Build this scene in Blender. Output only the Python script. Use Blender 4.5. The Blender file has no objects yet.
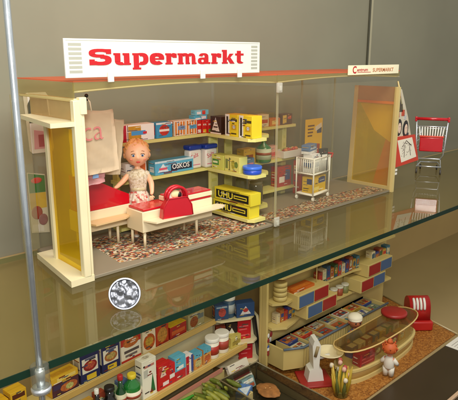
import bpy, bmesh, math, random
from mathutils import Vector, Matrix
S = 0.01                       # everything below is written in centimetres
random.seed(4)
sc = bpy.context.scene
COL = sc.collection
PI = math.pi

# ------------------------------------------------------------------ materials
def lin(c):
    return tuple(((v/255)/12.92 if v/255 <= .04045 else ((v/255+.055)/1.055)**2.4) for v in c)
MC = {}
def mat(name, rgb, rough=.45, var=.06, scale=60, bump=0.0, metal=0, coat=0, sss=0):
    if name in MC: return MC[name]
    m = bpy.data.materials.new(name); m.use_nodes = True; MC[name] = m
    nt = m.node_tree; b = nt.nodes['Principled BSDF']
    tc = nt.nodes.new('ShaderNodeTexCoord')
    n = nt.nodes.new('ShaderNodeTexNoise'); n.inputs['Scale'].default_value = scale; n.inputs['Detail'].default_value = 5
    nt.links.new(tc.outputs['Object'], n.inputs['Vector'])
    mx = nt.nodes.new('ShaderNodeMix'); mx.data_type = 'RGBA'
    c = lin(rgb)
    mx.inputs[6].default_value = tuple(max(0, v*(1-var*1.6)) for v in c)+(1,)
    mx.inputs[7].default_value = tuple(min(1, v*(1+var)) for v in c)+(1,)
    nt.links.new(n.outputs['Fac'], mx.inputs[0]); nt.links.new(mx.outputs[2], b.inputs['Base Color'])
    rr = nt.nodes.new('ShaderNodeMapRange'); rr.inputs[3].default_value = max(0.02, rough-.08); rr.inputs[4].default_value = min(1, rough+.1)
    nt.links.new(n.outputs['Fac'], rr.inputs[0]); nt.links.new(rr.outputs[0], b.inputs['Roughness'])
    b.inputs['Metallic'].default_value = metal
    b.inputs['Coat Weight'].default_value = coat
    if sss:
        b.inputs['Subsurface Weight'].default_value = sss; b.inputs['Subsurface Scale'].default_value = .002
    if bump:
        bp = nt.nodes.new('ShaderNodeBump'); bp.inputs['Strength'].default_value = min(1, bump); bp.inputs['Distance'].default_value = .0008*bump
        nt.links.new(n.outputs['Fac'], bp.inputs['Height']); nt.links.new(bp.outputs[0], b.inputs['Normal'])
    return m

def glass(name, tint, refl=1.0, milk=0.0, milkcol=(230, 225, 190), rough=0.02, f0=.04):
    """thin clear sheet: tinted see-through + fresnel mirror + a little milkiness"""
    if name in MC: return MC[name]
    m = bpy.data.materials.new(name); m.use_nodes = True; MC[name] = m
    nt = m.node_tree; nt.nodes.remove(nt.nodes['Principled BSDF']); out = nt.nodes['Material Output']
    L = nt.links
    lw = nt.nodes.new('ShaderNodeLayerWeight'); lw.inputs['Blend'].default_value = .5
    pw = nt.nodes.new('ShaderNodeMath'); pw.operation = 'POWER'; pw.inputs[1].default_value = 5
    L.new(lw.outputs['Facing'], pw.inputs[0])
    ma = nt.nodes.new('ShaderNodeMath'); ma.operation = 'MULTIPLY_ADD'; ma.inputs[1].default_value = .96*refl; ma.inputs[2].default_value = f0*refl
    L.new(pw.outputs[0], ma.inputs[0])
    tr = nt.nodes.new('ShaderNodeBsdfTransparent'); tr.inputs[0].default_value = tint+(1,)
    gl = nt.nodes.new('ShaderNodeBsdfGlossy'); gl.inputs['Roughness'].default_value = rough
    base = tr
    if milk:
        df = nt.nodes.new('ShaderNodeBsdfDiffuse'); df.inputs[0].default_value = lin(milkcol)+(1,)
        tl = nt.nodes.new('ShaderNodeBsdfTranslucent'); tl.inputs[0].default_value = lin(milkcol)+(1,)
        a1 = nt.nodes.new('ShaderNodeMixShader'); a1.inputs[0].default_value = .5
        L.new(df.outputs[0], a1.inputs[1]); L.new(tl.outputs[0], a1.inputs[2])
        a2 = nt.nodes.new('ShaderNodeMixShader'); a2.inputs[0].default_value = milk
        n = nt.nodes.new('ShaderNodeTexNoise'); n.inputs['Scale'].default_value = 14; n.inputs['Detail'].default_value = 8; n.inputs['Distortion'].default_value = 1.2
        tc = nt.nodes.new('ShaderNodeTexCoord'); L.new(tc.outputs['Object'], n.inputs['Vector'])
        mr = nt.nodes.new('ShaderNodeMapRange'); mr.inputs[3].default_value = milk*.6; mr.inputs[4].default_value = min(1, milk*1.4)
        L.new(n.outputs['Fac'], mr.inputs[0]); L.new(mr.outputs[0], a2.inputs[0])
        L.new(tr.outputs[0], a2.inputs[1]); L.new(a1.outputs[0], a2.inputs[2]); base = a2
    mix = nt.nodes.new('ShaderNodeMixShader')
    L.new(ma.outputs[0], mix.inputs[0]); L.new(base.outputs[0], mix.inputs[1]); L.new(gl.outputs[0], mix.inputs[2])
    L.new(mix.outputs[0], out.inputs[0])
    return m

def cells(name, cols, scale, rough=.5, metric='CHEBYCHEV', rot=0, stretch=(1, 1, 1), bump=.3):
    """patchwork of random constant colours"""
    if name in MC: return MC[name]
    m = bpy.data.materials.new(name); m.use_nodes = True; MC[name] = m
    nt = m.node_tree; b = nt.nodes['Principled BSDF']; L = nt.links
    tc = nt.nodes.new('ShaderNodeTexCoord'); mp = nt.nodes.new('ShaderNodeMapping')
    mp.inputs['Rotation'].default_value = (0, 0, rot); mp.inputs['Scale'].default_value = stretch
    L.new(tc.outputs['Object'], mp.inputs[0])
    v = nt.nodes.new('ShaderNodeTexVoronoi'); v.distance = metric; v.inputs['Scale'].default_value = scale; v.inputs['Randomness'].default_value = .75
    L.new(mp.outputs[0], v.inputs['Vector'])
    sp = nt.nodes.new('ShaderNodeSeparateColor'); L.new(v.outputs['Color'], sp.inputs[0])
    r = nt.nodes.new('ShaderNodeValToRGB'); r.color_ramp.interpolation = 'CONSTANT'
    e = r.color_ramp.elements
    while len(e) < len(cols): e.new(.5)
    for i, c in enumerate(cols):
        e[i].position = i/len(cols); e[i].color = lin(c)+(1,)
    L.new(sp.outputs[0], r.inputs[0]); L.new(r.outputs[0], b.inputs['Base Color'])
    b.inputs['Roughness'].default_value = rough
    if bump:
        bp = nt.nodes.new('ShaderNodeBump'); bp.inputs['Strength'].default_value = bump; bp.inputs['Distance'].default_value = .0005
        L.new(v.outputs['Distance'], bp.inputs['Height']); L.new(bp.outputs[0], b.inputs['Normal'])
    return m

def pl(rgb, rough=.4, **k):          # plain plastic / card by colour
    return mat('paint_%d_%d_%d_%d' % (*rgb, int(rough*100)), rgb, rough, **k)
CREAM = mat('cream_plastic', (232, 220, 180), .38, .1, 22, .15, sss=.1)
YEL = mat('yellow_cream_plastic', (222, 214, 130), .4, .11, 22, .15, sss=.1)
CREAM2 = mat('aged_cream_plastic', (214, 192, 128), .4, .08, 40, .15)
WHITE = mat('white_plastic', (226, 223, 212), .35, .03)
RED = mat('red_plastic', (196, 14, 30), .25, .05, coat=.5)
REDL = mat('sign_red', (190, 20, 30), .5, .05)
CHROME = mat('brushed_metal', (222, 228, 236), .3, .06, 200, metal=.82)
ROD = mat('polished_rod', (205, 214, 222), .24, .05, 200, metal=.85)
BLACK = mat('black_plastic', (22, 22, 24), .4, .05)
CLEAR = glass('clear_acrylic', (.965, .96, .92), .7, milk=.045, rough=.05)
PANEL = glass('frosted_cream_acrylic', (.9, .85, .68), .6, milk=.5, milkcol=(232, 214, 160))
FASCIA = glass('yellowed_acrylic', (.93, .91, .74), .6, milk=.2, milkcol=(214, 200, 132))
AMBER = glass('amber_acrylic', (1.0, .96, .18), .9, milk=.3, milkcol=(252, 208, 0))
ORANGE = glass('orange_roof_acrylic', (.96, .78, .66), .25, milk=.55, milkcol=(255, 140, 96), f0=.02)

# ------------------------------------------------------------------ mesh builder
class MB:
    def __init__(s): s.bm = bmesh.new(); s.mats = []; s.T = Matrix.Identity(4)
    def mi(s, m):
        if m not in s.mats: s.mats.append(m)
        return s.mats.index(m)
    def _fin(s, faces, m, smooth=False):
        i = s.mi(m)
        for f in faces: f.material_index = i; f.smooth = smooth
    def box(s, x0, x1, y0, y1, z0, z1, m, bev=.03, T=None):
        M = s.T @ (T or Matrix.Identity(4))
        vs = [s.bm.verts.new(M @ Vector((x, y, z))) for x in (x0, x1) for y in (y0, y1) for z in (z0, z1)]
        q = [(0, 1, 3, 2), (4, 6, 7, 5), (0, 4, 5, 1), (2, 3, 7, 6), (0, 2, 6, 4), (1, 5, 7, 3)]
        fs = [s.bm.faces.new([vs[k] for k in f]) for f in q]
        s._fin(fs, m)
        if bev and min(x1-x0, y1-y0, z1-z0) > bev*2.2:
            es = list({e for f in fs for e in f.edges})
            r = bmesh.ops.bevel(s.bm, geom=es, offset=bev, segments=2, affect='EDGES', profile=.5, clamp_overlap=True)
            s._fin(r['faces'], m, True)
        return s
    def prism(s, poly, a, b, m, axis='z', T=None, smooth=False):
        """poly of 2-D points swept from a to b along axis"""
        M = s.T @ (T or Matrix.Identity(4))
        def P(p, h): return {'z': (p[0], p[1], h), 'y': (p[0], h, p[1]), 'x': (h, p[0], p[1])}[axis]
        A = [s.bm.verts.new(M @ Vector(P(p, a))) for p in poly]; B = [s.bm.verts.new(M @ Vector(P(p, b))) for p in poly]
        n = len(poly); fs = [s.bm.faces.new(A[::-1]), s.bm.faces.new(B)]
        side = [s.bm.faces.new([A[i], A[(i+1) % n], B[(i+1) % n], B[i]]) for i in range(n)]
        s._fin(fs, m); s._fin(side, m, smooth)
        return s
    def tube(s, pts, r, m, seg=10, caps=True):
        pts = [Vector(p) for p in pts]; rs = r if isinstance(r, (list, tuple)) else [r]*len(pts)
        rings = []
        up = None
        for i, p in enumerate(pts):
            d = (pts[min(i+1, len(pts)-1)]-pts[max(i-1, 0)])
            if d.length < 1e-9: d = Vector((0, 0, 1))
            d.normalize()
            if up is None: up = d.orthogonal().normalized()
            up = (up-d*up.dot(d)); up = up.normalized() if up.length > 1e-6 else d.orthogonal().normalized()
            w = d.cross(up)
            rings.append([s.bm.verts.new(s.T @ (p+(up*math.cos(2*PI*k/seg)+w*math.sin(2*PI*k/seg))*rs[i])) for k in range(seg)])
        fs = [s.bm.faces.new([rings[i][k], rings[i][(k+1) % seg], rings[i+1][(k+1) % seg], rings[i+1][k]]) for i in range(len(rings)-1) for k in range(seg)]
        s._fin(fs, m, True)
        if caps: s._fin([s.bm.faces.new(rings[0][::-1]), s.bm.faces.new(rings[-1])], m)
        return s
    def lathe(s, prof, m, at=(0, 0, 0), seg=28, sx=1, sy=1):
        rings = [[s.bm.verts.new(s.T @ Vector((at[0]+max(r, .001)*sx*math.cos(2*PI*k/seg), at[1]+max(r, .001)*sy*math.sin(2*PI*k/seg), at[2]+z))) for k in range(seg)] for r, z in prof]
        fs = [s.bm.faces.new([rings[i][k], rings[i][(k+1) % seg], rings[i+1][(k+1) % seg], rings[i+1][k]]) for i in range(len(rings)-1) for k in range(seg)]
        s._fin(fs, m, True)
        s._fin([s.bm.faces.new(rings[0][::-1]), s.bm.faces.new(rings[-1])], m)
        return s
    def ball(s, c, rx, ry, rz, m, u=20, v=12, fn=None):
        T = Matrix.Translation(c)
        r = bmesh.ops.create_uvsphere(s.bm, u_segments=u, v_segments=v, radius=1)
        fs = set()
        for w in r['verts']:
            p = w.co.copy()
            if fn: p = fn(p)
            w.co = s.T @ Vector((c[0]+p.x*rx, c[1]+p.y*ry, c[2]+p.z*rz))
            fs.update(w.link_faces)
        s._fin(fs, m, True)
        return s
    def text(s, string, size, m, T, th=.006, bold=.0, sx=1.0, align='LEFT'):
        c = bpy.data.curves.new('t', 'FONT'); c.body = string; c.size = size; c.offset = bold; c.extrude = th; c.align_x = align; c.resolution_u = 3
        o = bpy.data.objects.new('t', c); COL.objects.link(o)
        dg = bpy.context.evaluated_depsgraph_get(); me = bpy.data.meshes.new_from_object(o.evaluated_get(dg))
        bpy.data.objects.remove(o); bpy.data.curves.remove(c)
        M = s.T @ T @ Matrix.Diagonal((sx, 1, 1, 1))
        vs = [s.bm.verts.new(M @ v.co) for v in me.vertices]
        fs = []
        for p in me.polygons:
            try: fs.append(s.bm.faces.new([vs[i] for i in p.vertices]))
            except ValueError: pass
        s._fin(fs, m); bpy.data.meshes.remove(me)
        return s
    def build(s, name, parent=None, loc=(0, 0, 0), rot=(0, 0, 0)):
        bmesh.ops.recalc_face_normals(s.bm, faces=s.bm.faces)
        me = bpy.data.meshes.new(name)
        for v in s.bm.verts: v.co *= S
        s.bm.to_mesh(me); s.bm.free()
        for m in s.mats: me.materials.append(m)
        o = bpy.data.objects.new(name, me); COL.objects.link(o)
        o.location = [v*S for v in loc]; o.rotation_euler = rot
        if parent: o.parent = parent
        return o
def tag(o, label=None, cat=None, group=None, kind=None):
    for k, v in (('label', label), ('category', cat), ('group', group), ('kind', kind)):
        if v: o[k] = v
    return o
def thing(name, label, cat, loc=(0, 0, 0), rz=0, group=None):
    o = bpy.data.objects.new(name, None); COL.objects.link(o); o.empty_display_size = .01
    o.location = [v*S for v in loc]; o.rotation_euler = (0, 0, rz)
    return tag(o, label, cat, group)
def FR(x, z, y=0):      # text standing on a face that looks to -Y
    return Matrix.Translation((x, y, z)) @ Matrix.Rotation(PI/2, 4, 'X')
def SI(y, z, x=0):      # text on a face that looks to -X (reads from the left)
    return Matrix.Translation((x, y, z)) @ Matrix.Rotation(-PI/2, 4, 'Z') @ Matrix.Rotation(PI/2, 4, 'X')

def decorate(b, w, d, h, items, face):
    """printed shapes on a carton; coordinates are fractions of the face"""
    e = .006
    for i, it in enumerate(items):
        k = it[0]; y = e+.003*i
        U = {'f': w, 's': d, 't': w}[face]; V = {'f': h, 's': h, 't': d}[face]
        if k == 'x':
            _, x0, z0, sz, txt, c = it[:6]; sx = it[6] if len(it) > 6 else 1
            T = {'f': FR(x0*U, z0*V, -y), 's': SI(d-x0*d, z0*V, -y), 't': Matrix.Translation((x0*U, z0*V, h+y))}[face]
            b.text(txt, sz, pl(c, .5), T, .003, .02*sz, sx); continue
        x0, z0, x1, z1, c = it[1:6]
        pm = mat('picture_%d_%d_%d' % c, c, .45, .75, 420) if k == 'o' else (mat('panel_%d_%d_%d' % c, c, .45, .22, 260) if (x1-x0)*(z1-z0) > .12 else pl(c, .45))
        if k == 'r': poly = [(x0*U, z0*V), (x1*U, z0*V), (x1*U, z1*V), (x0*U, z1*V)]
        elif k == 'o': poly = [((x0+x1)/2*U+(x1-x0)/2*U*math.cos(t*PI/9), (z0+z1)/2*V+(z1-z0)/2*V*math.sin(t*PI/9)) for t in range(18)]
        else: poly = [(x0*U, z0*V), (x1*U, z0*V), ((x0+x1)/2*U, z1*V)]
        if face == 'f': b.prism(poly, -y, .02, pm, 'y')
        elif face == 's': b.prism([(d-p[0], p[1]) for p in poly], -y, .02, pm, 'x')
        else: b.prism(poly, h-.02, h+y, pm, 'z')
def carton(name, label, loc, dims, base, front=(), side=(), top=(), rz=0, cat='package', group=None, tilt=0):
    w, d, h = dims; b = MB(); b.box(0, w, 0, d, 0, h, pl(base, .45), .025)
    # glued flap line
    b.box(w*.02, w*.98, d*.45, d*.55, h-.01, h+.003, pl(tuple(int(v*.93) for v in base), .45), 0)
    R = random.Random(sum(ord(ch)*(i+1) for i, ch in enumerate(label)))
    ink = [(58, 50, 46), (236, 232, 222), (120, 40, 36), (60, 80, 120), (90, 84, 76), (222, 190, 80)]
    extra = []
    for i in range(9 if w*h > 2 else 5):
        x0 = R.uniform(.06, .6); z0 = R.choice([.05, .1, .15, .56, .64, .7, .82, .9]) + R.uniform(-.02, .02); ww = R.uniform(.1, .34)
        extra.append(('r', x0, z0, min(.95, x0+ww), z0+R.uniform(.018, .045), R.choice(ink)))
    front = list(front)+extra
    side = list(side)+[('r', .12, R.uniform(.08, .9), R.uniform(.5, .9), 0, R.choice(ink)) for _ in range(5)]
    side = [q if not (q[0] == 'r' and q[4] == 0) else ('r', q[1], q[2], q[3], q[2]+.03, q[5]) for q in side]
    decorate(b, w, d, h, front, 'f'); decorate(b, w, d, h, side, 's'); decorate(b, w, d, h, top, 't')
    return tag(b.build(name, None, loc, (tilt, 0, rz)), label, cat, group)
def bottle(name, label, loc, r, h, body, cap, lab=None, shoulder=.6, neck=.35, cat='bottle', group=None, gl=True, labz=(.12, .48)):
    t = thing(name, label, cat, loc, 0, group)
    m = mat('bottle_%d_%d_%d' % body, body, .12 if gl else .4, .04, coat=.6 if gl else 0)
    MB().lathe([(r*.85, 0), (r, .06*h), (r, h*shoulder), (r*.92, h*(shoulder+.06)), (r*neck*1.1, h*(shoulder+.2)), (r*neck, h*.9)], m, seg=24).build('glass_body', t)
    MB().lathe([(r*neck*1.25, h*.86), (r*neck*1.3, h*.87), (r*neck*1.3, h*.985), (r*neck*1.1, h)], pl(cap), seg=18).build('cap', t)
    if lab:
        b = MB(); b.lathe([(r*1.012, h*labz[0]), (r*1.014, h*labz[1])], pl(lab, .6), seg=24)
        b.lathe([(r*1.02, h*(labz[0]*.6+labz[1]*.4)), (r*1.022, h*(labz[0]*.35+labz[1]*.65))], pl((150, 60, 40)), seg=24)
        b.build('label', t)
    return t
def can(name, label, loc, r, h, body, lid, band=None, cat='tin', group=None):
    t = thing(name, label, cat, loc, 0, group)
    b = MB(); b.lathe([(r*.96, 0), (r, .05), (r, h*.84)], pl(body, .4), seg=28)
    if band: b.lathe([(r*1.015, h*.2), (r*1.015, h*.62)], pl(band, .4), seg=28)
    b.build('container', t)
    MB().lathe([(r*1.05, h*.82), (r*1.07, h*.84), (r*1.07, h*.97), (r*.98, h)], pl(lid, .35), seg=28).build('lid', t)
    return t

# ------------------------------------------------------------------ grown bodies
def skin_mesh(verts, edges, root=0, sub=2):
    me = bpy.data.meshes.new('s'); me.from_pydata([[c*S for c in v[:3]] for v in verts], edges, [])
    o = bpy.data.objects.new('s', me); COL.objects.link(o)
    md = o.modifiers.new('skin', 'SKIN'); md.use_smooth_shade = True
    o.modifiers.new('sub', 'SUBSURF').levels = sub
    sv = me.skin_vertices[0].data
    for i, v in enumerate(verts):
        sv[i].radius = (v[3]*S, (v[4] if len(v) > 4 else v[3])*S); sv[i].use_root = (i == root)
    dg = bpy.context.evaluated_depsgraph_get(); r = bpy.data.meshes.new_from_object(o.evaluated_get(dg))
    bpy.data.objects.remove(o)
    return r
def join_meshes(name, meshes, m, parent):
    bm = bmesh.new()
    for me in meshes: bm.from_mesh(me); bpy.data.meshes.remove(me)
    for f in bm.faces: f.smooth = True; f.material_index = 0
    me = bpy.data.meshes.new(name); bm.to_mesh(me); bm.free()
    me.materials.append(m)
    o = bpy.data.objects.new(name, me); COL.objects.link(o); o.parent = parent
    return o

# ================================================================== SETTING
WALLM = mat('wall_fabric', (137, 134, 114), .75, .14, 7, .1)
nt = WALLM.node_tree
FLOORM = mat('floor_fabric', (150, 130, 88), .8, .08, 12, .15)
DARKM = mat('dark_floor', (58, 46, 30), .35, .15, 14, .05)
b = MB(); b.box(-90, 170, 14, 14.6, -21, 70, WALLM, 0)
tag(b.build('wall'), kind='structure')
b = MB(); b.box(-90, 170, 13.4, 13.98, -20.19, -1.2, mat('shade_offset_tan', (188, 160, 108), .85, .1, 8, .1), 0)  # paler tan sheet added over the wall to offset shade under the glass
tag(b.build('lightened_lower_wall'), kind='structure')
b = MB(); b.box(-90, 170, -8.9, 13.99, -21, -20.2, FLOORM, 0)
tag(b.build('floor'), kind='structure')
b = MB(); b.box(-90, 170, -60, -8.92, -21, -20.25, DARKM, 0)
tag(b.build('ground'), kind='structure')

SHELFG = glass('shelf_glass', (.89, .89, .79), .95, rough=.02, milk=.14, milkcol=(186, 174, 112))
EDGE = mat('green_glass_edge', (22, 48, 36), .15, .2, 30)
t = thing('glass_shelf', 'thick glass shelf with dark green edge carrying the upper toy shop', 'shelf', (0, 0, 0))
MB().box(-60, 130, -9.6, 10.2, -.5, 0, SHELFG, 0).build('glass_pane', t)
b = MB(); b.box(-60, 130, -9.66, -9.603, -.5, -.001, EDGE, 0); b.box(-60, 130, 10.203, 10.25, -.49, -.003, mat('back_glass_edge', (150, 150, 110), .3), 0); b.build('polished_edge', t)

# upright rod with its clamp
t = thing('support_rod', 'thin shiny metal rod in front of the shelf at the far left', 'rod', (-9.25, -10.1, 0))
MB().tube([(0, 0, -20.2), (0, 0, 45)], .19, ROD, 20).build('rod', t)
b = MB(); b.lathe([(.3, -1.5), (.56, -1.45), (.6, -1.3), (.6, -1.18), (.5, -1.1), (.3, -1.08)], CHROME); b.lathe([(.24, -1.3), (.3, -.1), (.25, 0.02)], CHROME); b.build('clamp_ring', t)
MB().lathe([(.5, -1.1), (.55, -1.05), (.55, .25), (.48, .33)], glass('clamp_plastic', (.85, .86, .8), 1.2, milk=.12, milkcol=(220, 220, 205))).build('clamp_sleeve', t)

t = thing('seam_profile', 'slim upright metal seam on the back wall above the right roof', 'metal strip', (60.3, 13.9, 0))
b = MB(); b.box(-.75, -.35, -.12, .08, 16.2, 60, mat('dark_metal', (84, 82, 66), .35, metal=.4), .02); b.build('dark_strip', t)
b = MB(); b.box(-.3, .3, -.06, .08, 16.2, 60, mat('seam_light', (170, 164, 136), .4), .02); b.build('pale_strip', t)

# ================================================================== UPPER TOY SHOP
H = thing('toy_supermarket', 'folding toy shop of cream and clear plastic with orange roof and Supermarkt sign', 'toy shop')
GREYF = mat('grey_floor_plastic', (138, 128, 108), .5, .08, 25)
MOSAIC = cells('mosaic_print', [(170, 78, 58), (206, 192, 160), (66, 60, 54), (186, 140, 80), (116, 120, 98), (210, 196, 168), (150, 60, 48), (96, 98, 96), (160, 138, 104), (84, 60, 48)], 540, .45, rot=.3, stretch=(.7, 1, 1))
for x0, x1 in ((.1, 22.35), (22.75, 46)):
    b = MB(); b.box(x0, x1, 0, 9.8, .02, .3, GREYF, .04); b.build('floor_plate', H)
b = MB(); b.prism([(3.7, 1.3), (6, .7), (14, .55), (21.9, .5), (21.9, 6), (12, 6.2), (6.5, 8.8), (4.6, 8.8)], .28, .312, MOSAIC); b.build('mosaic_carpet', H)
b = MB(); b.prism([(23.1, .5), (34, .35), (45.4, .5), (45.4, 3.2), (38, 3.8), (31, 3.7), (23.1, 3.2)], .28, .312, MOSAIC); b.build('mosaic_carpet', H)
# clear walls
b = MB(); b.box(22.45, 22.65, .3, 9.6, .31, 14.9, CLEAR, 0); b.build('clear_partition', H)
b = MB(); b.box(.6, 22.3, 9.82, 9.95, .05, 14.9, CLEAR, 0); b.build('clear_back_wall', H)
b = MB(); b.box(22.9, 45.7, 9.82, 9.95, .05, 14.9, CLEAR, 0); b.build('clear_back_wall', H)
b = MB(); b.box(22.9, 45.7, -.02, .08, .31, 14.9, CLEAR, 0); b.build('clear_front_pane', H)
for x, y in ((22.3, -.25), (45.2, 9.4), (38.4, 9.75)):
    b = MB(); b.box(x, x+.28, y, y+.16, .31, 14.9, glass('clear_post', (.9, .9, .78), .9, milk=.35), .03); b.build('clear_upright', H)
hm = glass('hinge_clear', (.95, .95, .92), 1, milk=.55, milkcol=(250, 250, 240))
for z in (.1, 14.3):
    b = MB(); b.box(22.1, 22.8, -.55, -.27, z, z+1.0, hm, .06); b.box(22.2, 22.55, -.7, -.56, z+.2, z+.7, hm, .04); b.build('hinge_block', H)
# roof
def arc_fascia(x0, x1, bulge, n=24):
    lo = [(x0+(x1-x0)*i/n, 15.3+bulge*math.sin(PI*i/n)) for i in range(n+1)]
    return lo
for k, (x0, x1) in enumerate(((-.35, 22.5), (22.6, 46.2))):
    rf = MB().box(x0, x1, 0, 9.9, 16.02, 16.12, ORANGE, 0).build('roof', H)
    lo = arc_fascia(x0, x1, .35)
    b = MB(); b.prism(lo+[(x1, 16.0), (x0, 16.0)], 0, .12, FASCIA, 'y'); b.build('front_fascia', rf)
    b = MB()
    b.tube([(p[0], -.02, p[1]) for p in lo], .07, glass('fascia_edge', (.95, .93, .8), .8, milk=.6, milkcol=(236, 226, 170)), 8); b.build('fascia_rim', rf)
    if k == 0:
        b = MB(); b.box(x0, x0+.12, .14, 9.8, 14.75, 16.0, FASCIA, 0); b.build('side_fascia', rf)
        b = MB(); b.box(x0-.02, x0+.18, .0, 9.9, 14.55, 14.73, CREAM2, .03); b.build('fascia_rim', rf)
# left entrance
def hull(name, poly, a, c, m, parent=H, axis='z'):
    return MB().prism(poly, a, c, m, axis).build(name, parent)
b = MB(); b.box(-.62, .05, -.3, .25, .5, 14.7, CREAM, .06); b.box(.08, .32, -.2, .2, .05, 14.7, CREAM, .05); b.box(-.1, .5, -.34, .2, 13.6, 14.9, CREAM, .05); b.build('front_post', H)
b = MB(); b.box(-.25, .2, 5.3, 5.8, .5, 12.5, CREAM, .06); b.build('rear_post', H)
b = MB(); b.prism([(-1.85, -.35), (.3, -.25), (.75, 8), (-.75, 8)], .02, .55, CREAM); b.build('doorstep', H)
b = MB(); b.prism([(-.18, .27), (.02, .27), (.12, 5.28), (-.05, 5.28)], .56, 12.45, AMBER); b.build('amber_window', H)
b = MB(); b.prism([(-2.5, -.1), (.0, -.32), (.3, 8.1), (-1.15, 8.1)], 12.75, 13.1, CREAM); b.prism([(-.62, .0), (.02, .0), (.1, 8), (-.3, 8)], 12.5, 12.75, CREAM2); b.build('canopy', H)
b = MB(); b.prism([(-.25, .27), (-.12, .27), (-.05, 8), (-.2, 8)], 13.12, 14.6, PANEL); b.build('canopy_panel', H)
b = MB(); b.box(-.34, .02, .1, 8.1, 14.6, 14.8, CREAM, .04); b.build('panel_rim', H)
b = MB(); b.box(-1.2, .3, 9.5, 9.8, .3, 14.7, glass('rear_side', (.92, .9, .8), .8, milk=.2), .03); b.build('rear_side_strip', H)
# right entrance
b = MB(); b.prism([(-.35, .02), (.45, .02), (.25, 14.0), (-.35, 14.0)], 45.8, 46.25, CREAM2, 'x'); b.build('front_post', H)
b = MB(); b.prism([(6.3, .02), (7.0, .02), (6.5, 14.0), (5.9, 14.0)], 45.85, 46.2, CREAM2, 'x'); b.build('rear_post', H)
b = MB(); b.box(45.85, 46.2, .4, 6.35, .02, .75, CREAM2, .04); b.build('threshold', H)
b = MB(); b.box(45.9, 46.1, .26, 6.0, 12.1, 14.0, glass('peach_panel', (.9, .74, .55), .5, milk=.65, milkcol=(226, 176, 120)), 0); b.build('header_panel', H)
b = MB(); b.box(45.86, 46.14, .27, 6.0, 11.75, 12.09, pl((226, 128, 40)), 0); b.build('header_strip', H)
b = MB(); b.prism([(.42, .76), (6.3, .76), (5.95, 11.74), (.27, 11.74)], 45.95, 46.05, AMBER, 'x'); b.build('amber_door', H)

# ---- lettering drawn as heavy blocks and arcs
def band(cx, cy, ro, so, ri, si, a0, a1, n=14, p=2.6):
    def pt(rx, ry, a):
        c, s_ = math.cos(a), math.sin(a)
        return (cx+rx*math.copysign(abs(c)**(2/p), c), cy+ry*math.copysign(abs(s_)**(2/p), s_))
    A = [math.radians(a0+(a1-a0)*i/n) for i in range(n+1)]
    return [[pt(ro, so, A[i]), pt(ro, so, A[i+1]), pt(ri, si, A[i+1]), pt(ri, si, A[i])] for i in range(n)]
def R_(x0, y0, x1, y1): return [[(x0, y0), (x1, y0), (x1, y1), (x0, y1)]]
X = .95
def letter(ch):
    """returns (list of polygons, advance); x-height .95, cap height 1.28"""
    if ch == 'S':
        w = 1.75
        return (band(w/2, .94, w/2, .34, w/2-.46, .1, 20, 270, 16)+R_(w/2, .6, w/2+.3, .84)+
                band(w/2, .40, w/2, .40, w/2-.5, .12, -160, 90, 16)+R_(w-.42, .88, w-.02, 1.26)+R_(.02, .02, .42, .46)), w+.16
    if ch == 'u': return (R_(.1, .3, .55, X)+R_(0, X-.16, .3, X)+band(.62, .36, .52, .37, .1, .12, 180, 300, 9)+R_(.85, 0, 1.3, X)+R_(.75, X-.16, 1.0, X)+R_(1.2, 0, 1.42, .16)), 1.56
    if ch == 'p': return (R_(.1, -.38, .55, X)+R_(0, X-.16, .2, X)+R_(0, -.38, .72, -.22)+band(.78, .475, .6, .5, .16, .22, -115, 115, 14)), 1.5
    if ch == 'e': return (band(.66, .475, .66, .5, .2, .2, 0, 318, 20)+R_(.2, .4, 1.3, .54)), 1.42
    if ch == 'r': return (R_(.1, 0, .55, X)+R_(0, X-.16, .2, X)+R_(0, 0, .68, .15)+band(.78, .52, .3, .45, .02, .12, 60, 160, 6)+R_(.74, .56, 1.08, .93)), 1.16
    if ch == 'm': return (R_(.1, 0, .5, X)+R_(0, X-.16, .2, X)+R_(0, 0, .58, .14)+band(.72, .5, .42, .47, .06, .25, 0, 150, 9)+R_(.78, 0, 1.14, .52)+band(1.34, .5, .42, .47, .06, .25, 0, 150, 9)+R_(1.4, 0, 1.76, .52)+R_(1.7, 0, 1.88, .14)+R_(1.1, 0, 1.2, .14)), 2.0
    if ch == 'a': return (band(.62, .6, .5, .37, .12, .2, 5, 165, 10)+R_(.72, 0, 1.12, .64)+band(.5, .28, .48, .3, .14, .12, 0, 360, 18)+R_(1.1, 0, 1.32, .16)), 1.42
    if ch == 'k': return (R_(.1, 0, .55, 1.28)+R_(0, 1.12, .2, 1.28)+R_(0, 0, .66, .14)+[[(.5, .38), (.86, X-.02), (1.3, X-.02), (.72, .38)]]+[[(.58, .5), (.9, .62), (1.42, 0), (.92, 0)]]), 1.5
    if ch == 't': return (R_(.2, .2, .64, 1.2)+R_(0, .76, .98, X)+band(.62, .3, .42, .31, .0, .1, 180, 320, 8)), 1.1
def big_lettering(b, s, x, z, k, y, m, kx):
    i = 0
    for ch in s:
        polys, adv = letter(ch)
        for p in polys:
            q = [(x+px*k*kx, z+pz*k) for px, pz in p]
            b.prism(q, y-.03-.0015*(i % 12), y+.01, m, 'y'); i += 1
        x += adv*k*kx
    return x
sgn = MB(); sgn.box(-1.05, 19.65, -.25, -.1, 16.35, 19.2, WHITE, .03)
SL = pl((170, 170, 156), .6)
for i in range(7):
    z = 16.7+i*.33
    sgn.box(-.72, .35, -.262, -.2, z, z+.2, SL, 0); sgn.box(18.45, 19.3, -.262, -.2, z, z+.2, SL, 0)
sgn.box(-.9, 19.5, -.258, -.2, 19.05, 19.09, SL, 0)
sg = sgn.build('sign_board', H)
b = MB(); k = 1.0; tot = sum(letter(c)[1] for c in 'Supermarkt')
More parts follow.
